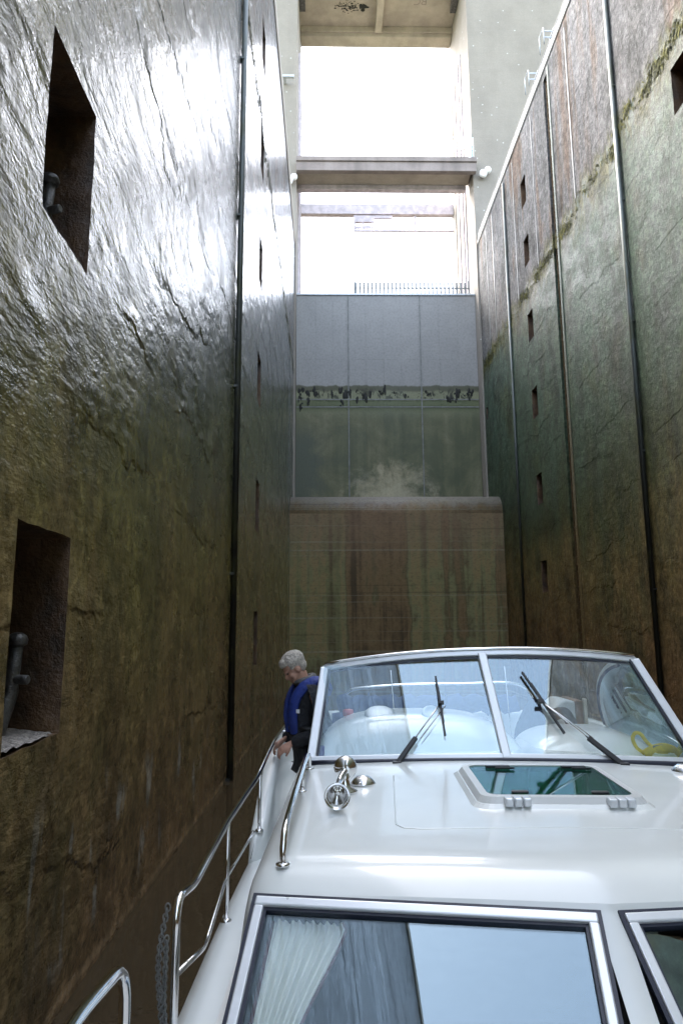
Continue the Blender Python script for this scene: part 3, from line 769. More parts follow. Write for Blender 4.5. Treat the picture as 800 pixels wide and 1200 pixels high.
# curtain and cushion behind the left pane
o, e1, dn, n, W_, H_ = fn[0]
b = MB(); P = []
for i in range(19):
    v = i / 18; row = []
    for j in range(97):
        u = j / 96; wid = .24 * (1 - v) ** 1.25 + .21 * v ** .5 * .62 + .02
        x = .06 + .012 * (1 - v) + u * wid
        dpt = -.05 - .010 * math.sin(u * 62 + .8 * math.sin(v * 3)) - .006 * math.sin(u * 27 + 2) - .02 * v
        row.append(o + e1 * x + dn * (.052 + v * .42) + n * dpt)
    P.append(row)
b.grid(P); b.build('curtain', M['curtain'], boat)
b = MB(); b.tube([P[i][96] - n * .004 + e1 * .004 for i in range(19)], .007, 6); b.tube([P[i][0] - e1 * .006 for i in range(19)], .008, 6); b.build('curtain_trim', M['trim_red'], boat)
b = MB(); b.grid([[o + e1 * (.05 + .24 * j / 10) + dn * (.455 + .30 * i / 10) - n * (.04 + .05 * (abs(j / 5 - 1) ** 2) + .05 * abs(i / 5 - 1) ** 2) for j in range(11)] for i in range(11)])
b.build('cushion', M['navy'], boat, solid=.08)
# ---- raised deck panel outline on the roof
def on_roof(x, y, h=0): return Vector((x, y, roof_z(x, y) + h))
pl = [(-.70, .52), (-.735, -.50), (-.70, -.56), (-.62, -.585), (.5, -.60), (1.12, -.60)]
b = MB(); pp = []
for (xa, ya), (xb, yb) in zip(pl, pl[1:]):
    for k in range(6): pp.append(on_roof(xa + (xb - xa) * k / 6, ya + (yb - ya) * k / 6, -.001))
b.tube(pp, .005, 6); b.build('roof_moulding', M['gel'], boat)
# ---- hatch
ht = empty('roof_hatch'); ht.parent = boat
def rrect(x0, x1, y0, y1, r, n=5):
    out = []
    for cx, cy, a0 in ((x1 - r, y1 - r, 0), (x0 + r, y1 - r, 90), (x0 + r, y0 + r, 180), (x1 - r, y0 + r, 270)):
        for k in range(n + 1):
            a = R(a0 + 90 * k / n); out.append((cx + r * math.cos(a), cy + r * math.sin(a)))
    return out
HX0, HX1, HY0, HY1 = -.31, .55, -.25, .58
def ring_solid(mb, outer, inner, z0, z1):
    n_ = len(outer)
    def vv(p, h): return mb.bm.verts.new(on_roof(p[0], p[1], h))
    ob = [vv(p, z0) for p in outer]; ot = [vv((p[0] + (q[0] - p[0]) * .35, p[1] + (q[1] - p[1]) * .35), z1) for p, q in zip(outer, inner)]; it = [vv(p, z1) for p in inner]; ib = [vv(p, z0) for p in inner]
    for i in range(n_):
        j = (i + 1) % n_
        for A, B in ((ob, ot), (ot, it), (it, ib)):
            f = mb.bm.faces.new((A[i], A[j], B[j], B[i]))
b = MB(); ring_solid(b, rrect(HX0 - .035, HX1 + .035, HY0 - .04, HY1 + .035, .10), rrect(HX0 + .05, HX1 - .05, HY0 + .05, HY1 - .05, .06), -.005, .018); b.build('hatch_base', M['gel'], ht)
b = MB(); ring_solid(b, rrect(HX0, HX1, HY0, HY1, .08), rrect(HX0 + .06, HX1 - .06, HY0 + .07, HY1 - .04, .06), .018, .046); b.build('hatch_frame', M['gel_grey'], ht)
b = MB(); q = rrect(HX0 + .055, HX1 - .055, HY0 + .065, HY1 - .035, .06)
b.bm.faces.new([b.bm.verts.new(on_roof(p[0], p[1], .041)) for p in q]); b.bm.faces.new([b.bm.verts.new(on_roof(p[0], p[1], .034)) for p in reversed(q)]); b.build('hatch_pane', M['green_pane'], ht, recalc=False)
b = MB(); b.bm.faces.new([b.bm.verts.new(on_roof(p[0], p[1], .012)) for p in rrect(HX0 + .03, HX1 - .03, HY0 + .03, HY1 - .03, .06)]); b.build('hatch_blind', simple('dark green blind', (.18, .36, .27), .5), ht)
for x in (-.13, .38):
    b = MB()
    for k in range(3): b.box(x - .055 + k * .045, x - .055 + k * .045 + .04, HY0 - .045, HY0 + .02, roof_z(x, HY0) + .010, roof_z(x, HY0) + .052)
    b.build('hinge', M['alu'], ht, bevel=.008)
for x, y in ((-.08, HY1 - .10), (.37, HY1 - .10)):
    b = MB(); b.box(x - .07, x + .07, y - .018, y + .018, roof_z(x, y) + .042, roof_z(x, y) + .054); b.box(x - .02, x + .09, y - .055, y - .035, roof_z(x, y) + .042, roof_z(x, y) + .052); b.build('latch', M['rubber'], ht)
for x in (-.08, .33):
    b = MB(); b.box(x - .045, x + .045, HY0 + .10, HY0 + .135, roof_z(x, HY0) + .042, roof_z(x, HY0) + .058); b.build('stay_pad', M['rubber'], ht, bevel=.01)
# ---- horn
hn = empty('horn'); hn.parent = boat
hp = on_roof(-.985, .16)
b = MB(); b.lathe(hp + Vector((0, 0, .002)), (0, 0, 1), [(.07, 0), (.066, .012), (.03, .03), (.022, .07), (.022, .10)], 20); b.build('foot', M['chrome'], hn)
ax = Vector((.02, -1, -.06)).normalized()
c = hp + Vector((0, .04, .125))
b = MB(); b.lathe(c, ax, [(.001, -.05), (.04, -.048), (.062, -.03), (.066, 0), (.062, .02), (.045, .04), (.022, .05)], 24); b.build('sound_housing', M['chrome'], hn)
b = MB(); d2 = Vector((-.04, 0, -.03))
b.tube(smooth_path([c + ax * .03 + Vector((0, 0, -.01)), c + ax * .10 + d2 * .3, c + ax * .2 + d2 * .8, c + ax * .30 + d2], 5), .017, 12); b.build('trumpet_tube', M['chrome'], hn)
e = c + ax * .30 + d2
b = MB(); b.lathe(e, ax, [(.016, 0), (.022, .06), (.032, .11), (.05, .15), (.066, .17), (.067, .175), (.062, .173), (.046, .145), (.028, .10), (.014, .04), (.001, .035)], 28); b.build('trumpet_bell', M['chrome'], hn)
b = MB(); b.bar(c + ax * .05 + Vector((0, 0, .055)), c + ax * .05 + Vector((0, 0, -.06)), .012, .012, (0, 1, 0)); b.build('clamp_bar', M['chrome'], hn)
for (x, y) in ((-.885, .34), (1.125, .72)):
    q = on_roof(x, y)
    b = MB(); b.lathe(q, (0, 0, 1), [(.075, .001), (.072, .01), (.055, .03), (.035, .045), (.001, .05)], 22); b.build('deck_fairlead', M['chrome'], boat)
# ---- grab rail on the roof
for s in (-1, 1):
    X0, X1 = 1.215, 1.235
    pts = [on_roof(s * X0, -.95, 0), on_roof(s * X0, -.93, .07), on_roof(s * X0, -.80, .115), on_roof(s * 1.225, .0, .13), on_roof(s * X1, .70, .12), on_roof(s * X1, .84, .07), on_roof(s * X1, .87, 0)]
    b = MB(); b.tube(smooth_path(pts, 6), .0145, 12); b.tube([on_roof(s * X1, .25, 0), on_roof(s * 1.225, .25, .125)], .012, 10)
    for q in (pts[0], pts[-1], on_roof(s * X1, .25)): b.lathe(q, (0, 0, 1), [(.03, -.004), (.029, .006), (.016, .010)], 16)
    b.build('grab_rail', M['chrome'], boat)
# ---- bulwark sweeping up beside the cockpit
for s in (-1, 1):
    yb = [1.15, 1.22, 1.3, 1.45, 1.65, 1.9, 2.15, 2.5, 3.2, 4.2, 5.3]
    zb = [1.43, 1.54, 1.585, 1.64, 1.76, 1.90, 1.99, 2.03, 2.04, 2.03, 2.0]
    b = MB(); P = []
    for y, z in zip(yb, zb):
        h = hb(y) * .995; k = min(1, (y - 1.15) / .3); 
        o_ = h + .015 * k; i_ = h - .10 * min(1, .45 + k)
        P.append([(s * i_, y, 1.05), (s * i_, y, z - .05), (s * (i_ + .012), y, z - .012), (s * (i_ + .03), y, z), (s * (o_ - .02), y, z), (s * (o_ - .004), y, z - .012), (s * o_, y, z - .05), (s * o_, y, 1.30)])
    V = b.grid(P); b.bm.faces.new(V[0]); b.bm.faces.new(V[-1][::-1])
    b.build('bulwark', M['gel'], boat)
# ---- guard rails
def stan(mb, x, y, z0, z1): mb.tube([(x, y, z0), (x, y, z1)], .0125, 10); mb.lathe((x, y, z0), (0, 0, 1), [(.03, -.003), (.028, .012), (.014, .02)], 14)
for s in (-1, 1):
    b = MB()
    top = [(s * 1.577, -1.216, DZ), (s * 1.577, -1.216, 1.965), (s * 1.59, -.87, 1.905), (s * 1.632, .09, 1.915), (s * 1.625, 1.2, 1.95), (s * 1.60, 2.0, 2.09), (s * 1.58, 2.6, 2.13), (s * 1.585, 3.2, 2.12), (s * 1.585, 3.35, 2.03)]
    b.tube(round_path(top, .10), .0165, 12); b.lathe(top[0], (0, 0, 1), [(.032, -.003), (.03, .012), (.016, .02)], 14)
    b.build('guard_rail', M['chrome'], boat)
    b = MB(); b.tube(round_path([(s * 1.577, -1.20, 1.70), (s * 1.605, -.56, 1.545), (s * 1.64, .14, 1.62), (s * 1.64, 1.17, 1.60)], .08), .0115, 10); b.build('mid_rail', M['chrome'], boat)
    b = MB(); stan(b, s * 1.630, .12, DZ + .005, 1.915); b.build('stanchion', M['chrome'], boat)
    b = MB(); stan(b, s * 1.615, 1.28, 1.575, 1.95); b.build('stanchion', M['chrome'], boat)
    b = MB(); stan(b, s * 1.565, 2.45, 2.025, 2.12); b.build('stanchion', M['chrome'], boat)
    f_ = [(s * 1.553, -1.875, DZ), (s * 1.553, -1.875, 2.02), (s * 1.53, -2.325, 2.08), (s * 1.40, -3.2, 2.12), (s * 1.1, -4.3, 2.16), (s * .62, -5.25, 2.2), (s * .02, -5.75, 2.22)]
    b = MB(); b.tube(round_path(f_, .13), .0165, 12); b.build('pulpit_rail', M['chrome'], boat)
    for x, y, z in ((1.36, -3.35, 2.12), (1.0, -4.5, 2.17)):
        b = MB(); stan(b, s * x, y, DZ + .03 + .22 * ((-1.6 - y) / 4.2) ** 2, z); b.build('stanchion', M['chrome'], boat)
# chain hanging on the gate post
b = MB(); z = 1.93
ch = [Vector((-1.605, -1.235, 1.94 - .0165 * k)) + Vector((-.018 * math.sin(k * .14) - .02 * (k / 33), -.012 * math.sin(k * .2), 0)) for k in range(34)]
for k, q in enumerate(ch):
    a = k * R(90); ux = Vector((math.cos(a), math.sin(a), 0))
    lp_ = [q + ux * (.009 * math.cos(t)) + Vector((0, 0, .014 * math.sin(t))) for t in [2 * math.pi * i / 10 for i in range(10)]]
    b.tube(lp_, .0032, 5, closed=True)
for k, q in enumerate(ch[6:]):
    a = k * R(90) + .7; ux = Vector((math.cos(a), math.sin(a), 0)); q = q + Vector((.022 + .006 * math.sin(k * .3), -.01, 0))
    lp_ = [q + ux * (.009 * math.cos(t)) + Vector((0, 0, .014 * math.sin(t))) for t in [2 * math.pi * i / 10 for i in range(10)]]
    b.tube(lp_, .0032, 5, closed=True)
b.build('gate_chain', M['iron_grey'], boat)

# ---- windscreen
WA = R(30)
BL, BC, BR_ = Vector((-1.235, 1.02, 2.085)), Vector((.065, .93, 2.115)), Vector((1.335, .945, 2.08))
TL, TC, TR = Vector((-1.16, 1.43, 2.685)), Vector((-.005, 1.345, 2.79)), Vector((1.105, 1.355, 2.735))
ws = empty('windscreen'); ws.parent = boat
def crown(A, B, sag, n=10): return [A.lerp(B, k / n) + Vector((0, 0, sag * 4 * (k / n) * (1 - k / n))) for k in range(n + 1)]
topL, topR = crown(TL, TC, .022), crown(TC, TR, .022)
botL, botR = crown(BL, BC, .004), crown(BC, BR_, .004)
for tp_, bt_ in ((topL, botL), (topR, botR)):
    pc = (bt_[0] + bt_[-1]) / 2; pn = (bt_[-1] - bt_[0]).cross((tp_[0] + tp_[-1]) / 2 - pc).normalized()
    pl_ = [p - pn * (p - pc).dot(pn) for p in bt_ + tp_[::-1]]
    b = MB(); b.prism([p - pn * .0025 for p in pl_], pn * .005); b.build('windscreen_pane', M['wind'], ws)
def strip(mb, path, w, d, nv):
    """flat section bar following a path; nv = facing direction"""
    rows = []; nv = Vector(nv).normalized()
    for i, p in enumerate(path):
        t = (path[min(i + 1, len(path) - 1)] - path[max(i - 1, 0)]).normalized(); a = t.cross(nv).normalized(); m = a.cross(t)
        rows.append([p - a * w / 2 - m * d / 2, p + a * w / 2 - m * d / 2, p + a * w / 2 + m * d / 2, p - a * w / 2 + m * d / 2, p - a * w / 2 - m * d / 2])
    V = mb.grid(rows, False); mb.bm.faces.new(V[0][:4][::-1]); mb.bm.faces.new(V[-1][:4])
FN = (0, -math.cos(WA), math.sin(WA))
b = MB(); strip(b, [p + Vector((0, 0, .0)) for p in topL + topR[1:]], .042, .034, FN); b.build('top_frame', M['alu'], ws, bevel=.006, merge=1e-5)
b = MB(); b.tube([p + Vector((0, -.006, .034)) for p in topL + topR[1:]], .011, 8); b.build('top_rail', M['chrome'], ws)
b = MB(); strip(b, [p + Vector((0, -.012, -.030)) for p in topL + topR[1:]], .012, .02, FN); b.build('top_gasket', M['gasket'], ws, merge=1e-5)
b = MB(); strip(b, [p + Vector((0, -.002, .012)) for p in botL + botR[1:]], .040, .03, FN); b.build('bottom_frame', M['alu'], ws, bevel=.006, merge=1e-5)
b = MB(); b.tube([p + Vector((0, -.03, -.005)) for p in botL + botR[1:]], .017, 8); b.build('foot_gasket', M['gasket'], ws)
b = MB(); strip(b, [BL, TL], .062, .045, FN); b.build('corner_frame', M['alu'], ws, bevel=.008)
b = MB(); strip(b, [BR_, TR], .062, .045, FN); b.build('corner_frame', M['alu'], ws, bevel=.008)
b = MB(); strip(b, [BC + Vector((0, -.004, 0)), TC + Vector((0, -.004, 0))], .062, .04, FN); b.build('mullion', M['alu'], ws, bevel=.008)
for A, B, o_ in ((BL, TL, .04), (BR_, TR, -.04)):
    b = MB(); strip(b, [A + Vector((o_, -.006, 0)), B + Vector((o_, -.006, 0))], .014, .03, FN); b.build('corner_gasket', M['gasket'], ws)
# side wings with a rounded rear end
for s, B_, T_ in ((-1, BL, TL), (1, BR_, TR)):
    sw = empty('side_window'); sw.parent = boat
    x0 = B_.x; low = [Vector((x0 + s * .03 * k / 8, B_.y + 1.85 * k / 8, B_.z - .0 * k)) for k in range(9)]
    xe = x0 + s * .03
    arch = [Vector((T_.x + (xe - T_.x) * (1 - math.cos(a)) , T_.y + (low[-1].y - T_.y) * math.sin(a), B_.z + (T_.z - B_.z) * math.cos(a))) for a in [math.pi / 2 * k / 14 for k in range(15)]]
    b = MB()
    rows = [[B_.lerp(low[-1], k / 14) if k else B_, None] for k in range(15)]
    P = [[B_.lerp(low[-1], math.sin(math.pi / 2 * k / 14)), arch[k]] for k in range(15)]
    b.grid(P, True); b.build('side_pane', M['wind'], sw, solid=.005)
    b = MB(); b.tube(arch, .024, 10); b.build('arch_frame', M['alu'], sw)
    b = MB(); b.tube([p - Vector((s * .012, 0, .03)) for p in arch[2:-1]], .013, 8); b.build('arch_gasket', M['navy'], sw)
    b = MB(); b.tube(low, .02, 8); b.build('lower_frame', M['alu'], sw)
# ---- wipers
def wiper(base, piv, tip0, tip1):
    w = empty('wiper'); w.parent = boat
    base, piv, tip0, tip1 = map(Vector, (base, piv, tip0, tip1)); n = Vector(FN)
    b = MB(); m_ = base.lerp(piv, .42); b.bar(base, m_, .034, .026, n); b.box(base.x - .03, base.x + .03, base.y - .03, base.y + .02, base.z - .02, base.z + .02); b.build('arm_root', M['rubber'], w, bevel=.006)
    b = MB(); b.tube([m_, piv], .0055, 8); b.tube([m_ + Vector((.035, 0, -.004)), piv + Vector((.03, 0, -.02))], .0042, 8); b.build('arm_rod', M['chrome'], w)
    b = MB(); b.bar(tip0, tip1, .012, .020, n); b.bar(tip0.lerp(tip1, .2) + n * .014, tip0.lerp(tip1, .8) + n * .014, .016, .01, n); b.bar(piv - Vector((.02, 0, 0)), piv + Vector((.02, 0, 0)), .02, .03, n); b.build('blade', M['rubber'], w)
def wsp(px, py): return WSP[(px, py)]
def glass_pt(u, v, lift=.035):
    """u: local x along the foot, v: 0 foot .. 1 top"""
    if u < .065: k = (u - BL.x) / (BC.x - BL.x); a, t_ = BL.lerp(BC, k), TL.lerp(TC, k)
    else: k = (u - BC.x) / (BR_.x - BC.x); a, t_ = BC.lerp(BR_, k), TC.lerp(TR, k)
    return a.lerp(t_, v) + Vector(FN) * lift
wiper(glass_pt(-.66, -.06, .05), glass_pt(-.325, .50, .055), glass_pt(-.335, .78, .03), glass_pt(-.32, .20, .03))
wiper(glass_pt(.80, -.06, .05), glass_pt(.405, .50, .055), glass_pt(.345, .80, .03), glass_pt(.50, .22, .03))

# ---- dashboard mounds, instruments
def mound(cx, cy, rx, ry, h, name, z0):
    b = MB(); P = []
    for i in range(15):
        v = i / 14; row = []
        for j in range(33):
            u = -1 + 2 * j / 32; x = cx + u * rx; y = cy - ry + 2 * ry * v
            q = max(0, 1 - abs(u) ** 3.2) ** .6; r_ = min(1, v / .55); pr = (1 - (1 - r_) ** 2.2)
            if v > .85: pr *= 1
            row.append((x, y, z0 + h * q * pr))
        P.append(row)
    V = b.grid(P)
    last = P[-1]; b.grid([[p for p in last], [(p[0], p[1] + .02, z0 - .9) for p in last]], False)
    return b.build(name, M['gel'], boat)
mound(-.47, 1.62, .78, .42, .30, 'dash_cowl', 2.04)
mound(.80, 1.62, .47, .42, .17, 'dash_cowl', 2.04)
b = MB(); b.box(-1.30, 1.30, 1.88, 2.05, 1.1, 2.0); b.build('helm_console', M['gel_grey'], boat, bevel=.02)
def dash_z(x, y):
    u = (x + .47) / .78; v = (y - 1.2) / .84; return 2.04 + .30 * max(0, 1 - abs(u) ** 3.2) ** .6 * (1 - (1 - min(1, v / .55)) ** 2.2)
b = MB(); b.lathe((-.36, 1.60, dash_z(-.36, 1.6) - .01), (0, -.6, .8), [(.075, 0), (.075, .03), (.055, .045), (.05, .03), (.001, .028)], 20); b.build('compass', M['gel_grey'], boat)
b = MB(); b.lathe((-.75, 1.66, dash_z(-.75, 1.66) - .015), (0, -.4, .9), [(.12, 0), (.115, .022), (.10, .03), (.03, .032)], 24); b.build('instrument_pod', M['galv'], boat)
# seats and lockers in the cockpit
b = MB(); b.box(-1.1, -.2, 2.5, 3.0, 1.1, 1.55); b.box(-1.1, -.2, 2.98, 3.1, 1.55, 2.0); b.build('helm_seat', M['gel_grey'], boat, bevel=.05, seg=3)
b = MB(); b.box(-1.45, 1.45, 4.6, 5.1, 1.1, 1.55); b.box(-1.45, 1.45, 5.1, 5.25, 1.1, 2.02); b.build('stern_bench', M['gel_grey'], boat, bevel=.05, seg=3)
lk = empty('locker'); lk.parent = boat
b = MB(); b.prism([(.84, 2.75, 1.1), (1.06, 2.75, 1.1), (1.06, 2.75, 2.33), (.96, 2.75, 2.34), (.84, 2.75, 2.24)], (0, .5, 0)); b.build('cabinet', M['gel_grey'], lk, bevel=.02)
b = MB(); b.box(1.062, 1.13, 2.75, 3.25, 1.1, 2.335); b.build('wood_panel', M['wood'], lk, bevel=.008)
b = MB(); b.box(1.132, 1.165, 2.74, 2.79, 1.1, 2.35); b.build('edge_trim', M['beige'], lk, bevel=.004)
b = MB(); b.tube([(-.55, 2.6, 1.5), (-.62, 2.6, 2.62)], .006, 6); b.build('aerial', M['chrome'], boat)
b = MB(); b.tube([(.62, 3.4, 1.5), (.56, 3.4, 2.62)], .006, 6); b.build('aerial', M['chrome'], boat)
b = MB(); b.tube(smooth_path([(-1.1, 4.9, 1.55), (-1.1, 4.9, 2.2), (-.7, 4.85, 2.33), (.3, 4.85, 2.36), (1.1, 4.85, 2.3), (1.25, 4.9, 1.6)], 6), .02, 8); b.build('stern_rail', M['chrome'], boat)

def at_boat(o): o.matrix_world = BM @ o.matrix_world; return o
# ---- things lying in the cockpit
b = MB()
path = [Vector((-1.15 + .07 * k, 4.72 + .03 * math.sin(k), 2.14 + .012 * math.sin(k * 1.7))) for k in range(31)]
b.tube(path, [.10 + .018 * math.sin(k * 2.3) for k in range(31)], 14)
for k in (5, 11, 18, 25): b.tube([path[k] + Vector((0, .122 * math.cos(a), .122 * math.sin(a))) for a in [2 * math.pi * i / 16 for i in range(16)]], .008, 5, closed=True)
o = b.build('rolled_canopy', M['navy'], None); at_boat(o); tag(o, 'rolled blue canvas canopy lying across the stern behind the windscreen', 'canopy')
b = MB(); b.ball((-1.08, 2.35, 2.08), .20, .14, .20, 14); b.ball((-.9, 2.38, 2.10), .17, .12, .15, 14); b.ball((-.98, 2.3, 1.95), .2, .12, .14, 14)
o = b.build('cushion_bag', M['navy'], None); at_boat(o); tag(o, 'soft blue bag heaped behind the left end of the white dashboard', 'bag')
b = MB(); b.box(-1.27, -1.14, 2.2, 2.45, 1.1, 2.28)
o = b.build('folding_board', M['gel_grey'], None, bevel=.02); at_boat(o); tag(o, 'upright grey white board beside the blue bag at the windscreen corner', 'board')
jar = empty('drink_jar', label='small clear jar with a red lid in front of the blue bag', cat='jar')
b = MB(); b.lathe((0, 0, 0), (0, 0, 1), [(.04, 0), (.045, .01), (.045, .09), (.035, .11)], 16); b.build('jar_body', M['gel_grey'], jar)
b = MB(); b.lathe((0, 0, .111), (0, 0, 1), [(.042, 0), (.044, .01), (.042, .05), (.02, .055)], 16); b.build('lid', M['red'], jar)
jar.matrix_world = BM @ Matrix.Translation((-1.0, 2.12, 2.16))
cup = MB(); cup.lathe((0, 0, 0), (0, 0, 1), [(.03, 0), (.036, .09), (.032, .09), (.027, .01), (.001, .01)], 16)
o = cup.build('mug', simple('violet plastic', (.10, .09, .28), .4), None); o.matrix_world = BM @ Matrix.Translation((-1.19, 1.28, 2.06)); tag(o, 'small violet mug in the left lower corner behind the windscreen', 'mug')
# dark jacket over a seat back
b = MB(); P = []
for i in range(17):
    v = i / 16; row = []
    for j in range(25):
        a = 2 * math.pi * j / 24; w_ = .17 + .05 * math.sin(v * 5) + .03 * math.sin(3 * a + v * 6); 
        row.append((.62 + math.cos(a) * w_ * (1 - .72 * v ** 3) + .02 * math.sin(v * 7), 2.45 + math.sin(a) * .13 * (1 - .5 * v ** 3), 1.75 + v * .62 + .02 * math.sin(5 * a)))
    P.append(row)
V = b.grid(P); b.bm.faces.new(V[0][:24]); b.bm.faces.new(V[-1][:24])
b.tube(smooth_path([(.76, 2.42, 2.24), (.86, 2.40, 2.26), (.93, 2.42, 2.16)], 6), .05, 10)
o = b.build('jacket', M['navy_dark'], None); at_boat(o); tag(o, 'dark navy jacket hung over a seat back behind the right windscreen pane', 'jacket')
b = MB(); b.box(.50, .74, 2.36, 2.54, 1.1, 1.75); b.build('seat_post', M['gel_grey'], boat, bevel=.03)
# yellow mooring line with float
yl = empty('mooring_float', label='yellow rope coil with a loop handle lying on the right end of the dashboard', cat='rope')
b = MB(); b.tube(smooth_path([(-.10, .0, .045), (-.03, -.02, .075), (.05, -.02, .085), (.12, .0, .07), (.17, .02, .045)], 6), [.042 + .022 * math.sin(math.pi * k / 24) for k in range(25)], 14, flat=.8); b.build('float_body', M['yellow'], yl)
b = MB(); b.tube(smooth_path([(-.03, -.01, .095), (-.08, 0, .15), (-.12, 0, .205), (-.165, 0, .21), (-.185, 0, .165), (-.16, 0, .10), (-.10, 0, .05)], 8), .015, 10); b.build('loop_handle', M['yellow'], yl)
b = MB()
for k in range(5):
    r_ = .09 - .008 * k; b.tube([(.02 + r_ * 1.3 * math.cos(a), -.10 + r_ * .7 * math.sin(a), .012 + .012 * k) for a in [2 * math.pi * i / 24 for i in range(24)]], .009, 6, closed=True)
b.build('coil', M['ropepale'], yl)
b = MB(); b.obox((-.05, -.068, .085), (.08, 0, .01), (0, .002, .0), (0, .012, .035)); b.build('grip_patch', M['iron_grey'], yl)
yl.matrix_world = BM @ Matrix.Translation((1.17, 1.24, 2.055)) @ Matrix.Scale(.86, 4)

# ================================================================== the man at the side deck
def skin_mesh(verts, edges, sub=2):
    me = bpy.data.meshes.new('tmp'); me.from_pydata([v[0] for v in verts], edges, []); o = bpy.data.objects.new('tmp', me); COL.objects.link(o)
    m = o.modifiers.new('k', 'SKIN'); m.use_smooth_shade = True
    sv = me.skin_vertices[0].data
    for i, v in enumerate(verts):
        r = v[1]; sv[i].radius = r if isinstance(r, tuple) else (r, r)
        sv[i].use_root = (i == 0)
    m2 = o.modifiers.new('s', 'SUBSURF'); m2.levels = sub; m2.render_levels = sub
    dg = bpy.context.evaluated_depsgraph_get(); out = bpy.data.meshes.new_from_object(o.evaluated_get(dg))
    bpy.data.objects.remove(o); return out
def merged(name, meshes, mat, parent, vox=None, smooth=4):
    bm = bmesh.new()
    for me in meshes: bm.from_mesh(me)
    me = bpy.data.meshes.new(name); bm.to_mesh(me); bm.free()
    o = bpy.data.objects.new(name, me); COL.objects.link(o); me.materials.clear(); me.materials.append(mat)
    if vox:
        m = o.modifiers.new('r', 'REMESH'); m.mode = 'VOXEL'; m.voxel_size = vox; m.use_smooth_shade = True
        m = o.modifiers.new('s', 'SMOOTH'); m.iterations = smooth; m.factor = .5
        dg = bpy.context.evaluated_depsgraph_get(); me2 = bpy.data.meshes.new_from_object(o.evaluated_get(dg)); o.modifiers.clear(); o.data = me2
        me2.materials.clear(); me2.materials.append(mat)
    for p in o.data.polygons: p.use_smooth = True
    if parent: o.parent = parent
    return o
def mb_mesh(mb):
    me = bpy.data.meshes.new('t'); bmesh.ops.recalc_face_normals(mb.bm, faces=mb.bm.faces); mb.bm.to_mesh(me); mb.bm.free(); return me
# local frame: x = forward (facing), y = his left, z = up, origin between the feet
J = dict(pel=(-.02, 0, .90), wai=(0, 0, 1.04), che=(.03, 0, 1.25), nec=(.055, 0, 1.42), nk2=(.10, 0, 1.475))
def arm(s):
    return [(.03, s * .17, 1.375), (.005, s * .225, 1.25), (-.03, s * .245, 1.10), (.08, s * .205, 1.035), (.20, s * .13, .985)]
def leg(s): return [(-.01, s * .095, .84), (.02, s * .105, .48), (-.03, s * .11, .085)]
def body_verts(k, leg_k=1, arms=True, legs=True, neck=True):
    v = [(J['pel'], (.13 * k, .155 * k)), (J['wai'], (.115 * k, .145 * k)), (J['che'], (.125 * k, .165 * k)), (J['nec'], (.075 * k, .10 * k))]; e = [(0, 1), (1, 2), (2, 3)]
    if neck: v.append((J['nk2'], (.055, .058))); e.append((3, 4))
    if arms:
        for s in (-1, 1):
            pr = 2
            for p, r in zip(arm(s), (.068, .056, .05, .046, .034)): v.append((p, r * k)); e.append((pr, len(v) - 1)); pr = len(v) - 1
    if legs:
        for s in (-1, 1):
            pr = 0
            for p, r in zip(leg(s), (.095, .068, .05)): v.append((p, r * leg_k)); e.append((pr, len(v) - 1)); pr = len(v) - 1
    return v, e
person = empty('person', label='grey haired man in dark jacket and blue life vest on the side deck looking down', cat='person')
# head, bowed
HR = Matrix.Rotation(R(38), 3, 'Y'); HC = Vector((.145, 0, 1.565))
def hp3(x, y, z): return HC + HR @ Vector((x, y, z))
def head_mesh():
    mb = MB()
    mb.ball(hp3(-.012, 0, .035), .098, .078, .092, 20, HR); mb.ball(hp3(.022, 0, -.045), .072, .060, .085, 18, HR); mb.ball(hp3(.045, 0, -.095), .042, .042, .032, 14, HR)
    mb.ball(hp3(.095, 0, -.022), .022, .014, .026, 10, HR); mb.ball(hp3(.085, 0, .0), .016, .012, .03, 10, HR)
    mb.ball(hp3(.076, 0, .022), .02, .05, .012, 10, HR)
    mb.ball(hp3(.082, 0, -.066), .014, .026, .009, 10, HR)
    for s in (-1, 1):
        mb.ball(hp3(-.005, s * .080, -.012), .022, .012, .032, 10, HR); mb.ball(hp3(.055, s * .038, -.03), .028, .022, .026, 10, HR)
    mb.tube([HC + Vector((-.045, 0, -.03)), Vector(J['nk2']) + Vector((-.02, 0, 0)), Vector(J['nec'])], [.055, .056, .065], 14)
    return mb_mesh(mb)
def hand_mesh(s):
    mb = MB(); w = Vector(arm(s)[-1]); d = Vector((.75, -s * .25, -.5)).normalized(); up = Vector((0, s * .55, .8)); side = d.cross(up).normalized(); up = side.cross(d).normalized()
    mb.tube([w - d * .06, w, w + d * .03, w + d * .075, w + d * .095], [.030, .028, .036, .04, .034], 12, flat=.55, up=up)
    for i in range(4):
        L = (.068, .078, .072, .056)[i]; o_ = (i - 1.5) * .0195
        p0 = w + d * .075 + side * o_; p1 = w + d * (.095 + L * .35) + side * o_ * 1.08 - up * .008; p2 = p1 + (d * .7 - up * .7) * L * .4; p3 = p2 + (d * .1 - up) * L * .35
        mb.tube([p0, p1, p2, p3], [.0105, .0098, .009, .0075], 8)
    sd = side * (1 if s > 0 else -1) * -1
    mb.tube([w + d * .02 + sd * .025, w + d * .055 + sd * .052 - up * .012, w + d * .085 + sd * .055 - up * .03], [.014, .012, .009], 8)
    return mb_mesh(mb)
v, e = body_verts(.64, .85)
v = [(p, r if isinstance(r, tuple) else max(r, .029)) for p, r in v]
body = merged('body', [skin_mesh(v, e), head_mesh(), hand_mesh(-1), hand_mesh(1)], M['skin'], person, .0075, 3)
# eyes as dark slits, brows
for s in (-1, 1):
    b = MB(); b.ball(hp3(.079, s * .031, .004), .008, .013, .006, 8, HR); b.build('eye', M['rubber'], person)
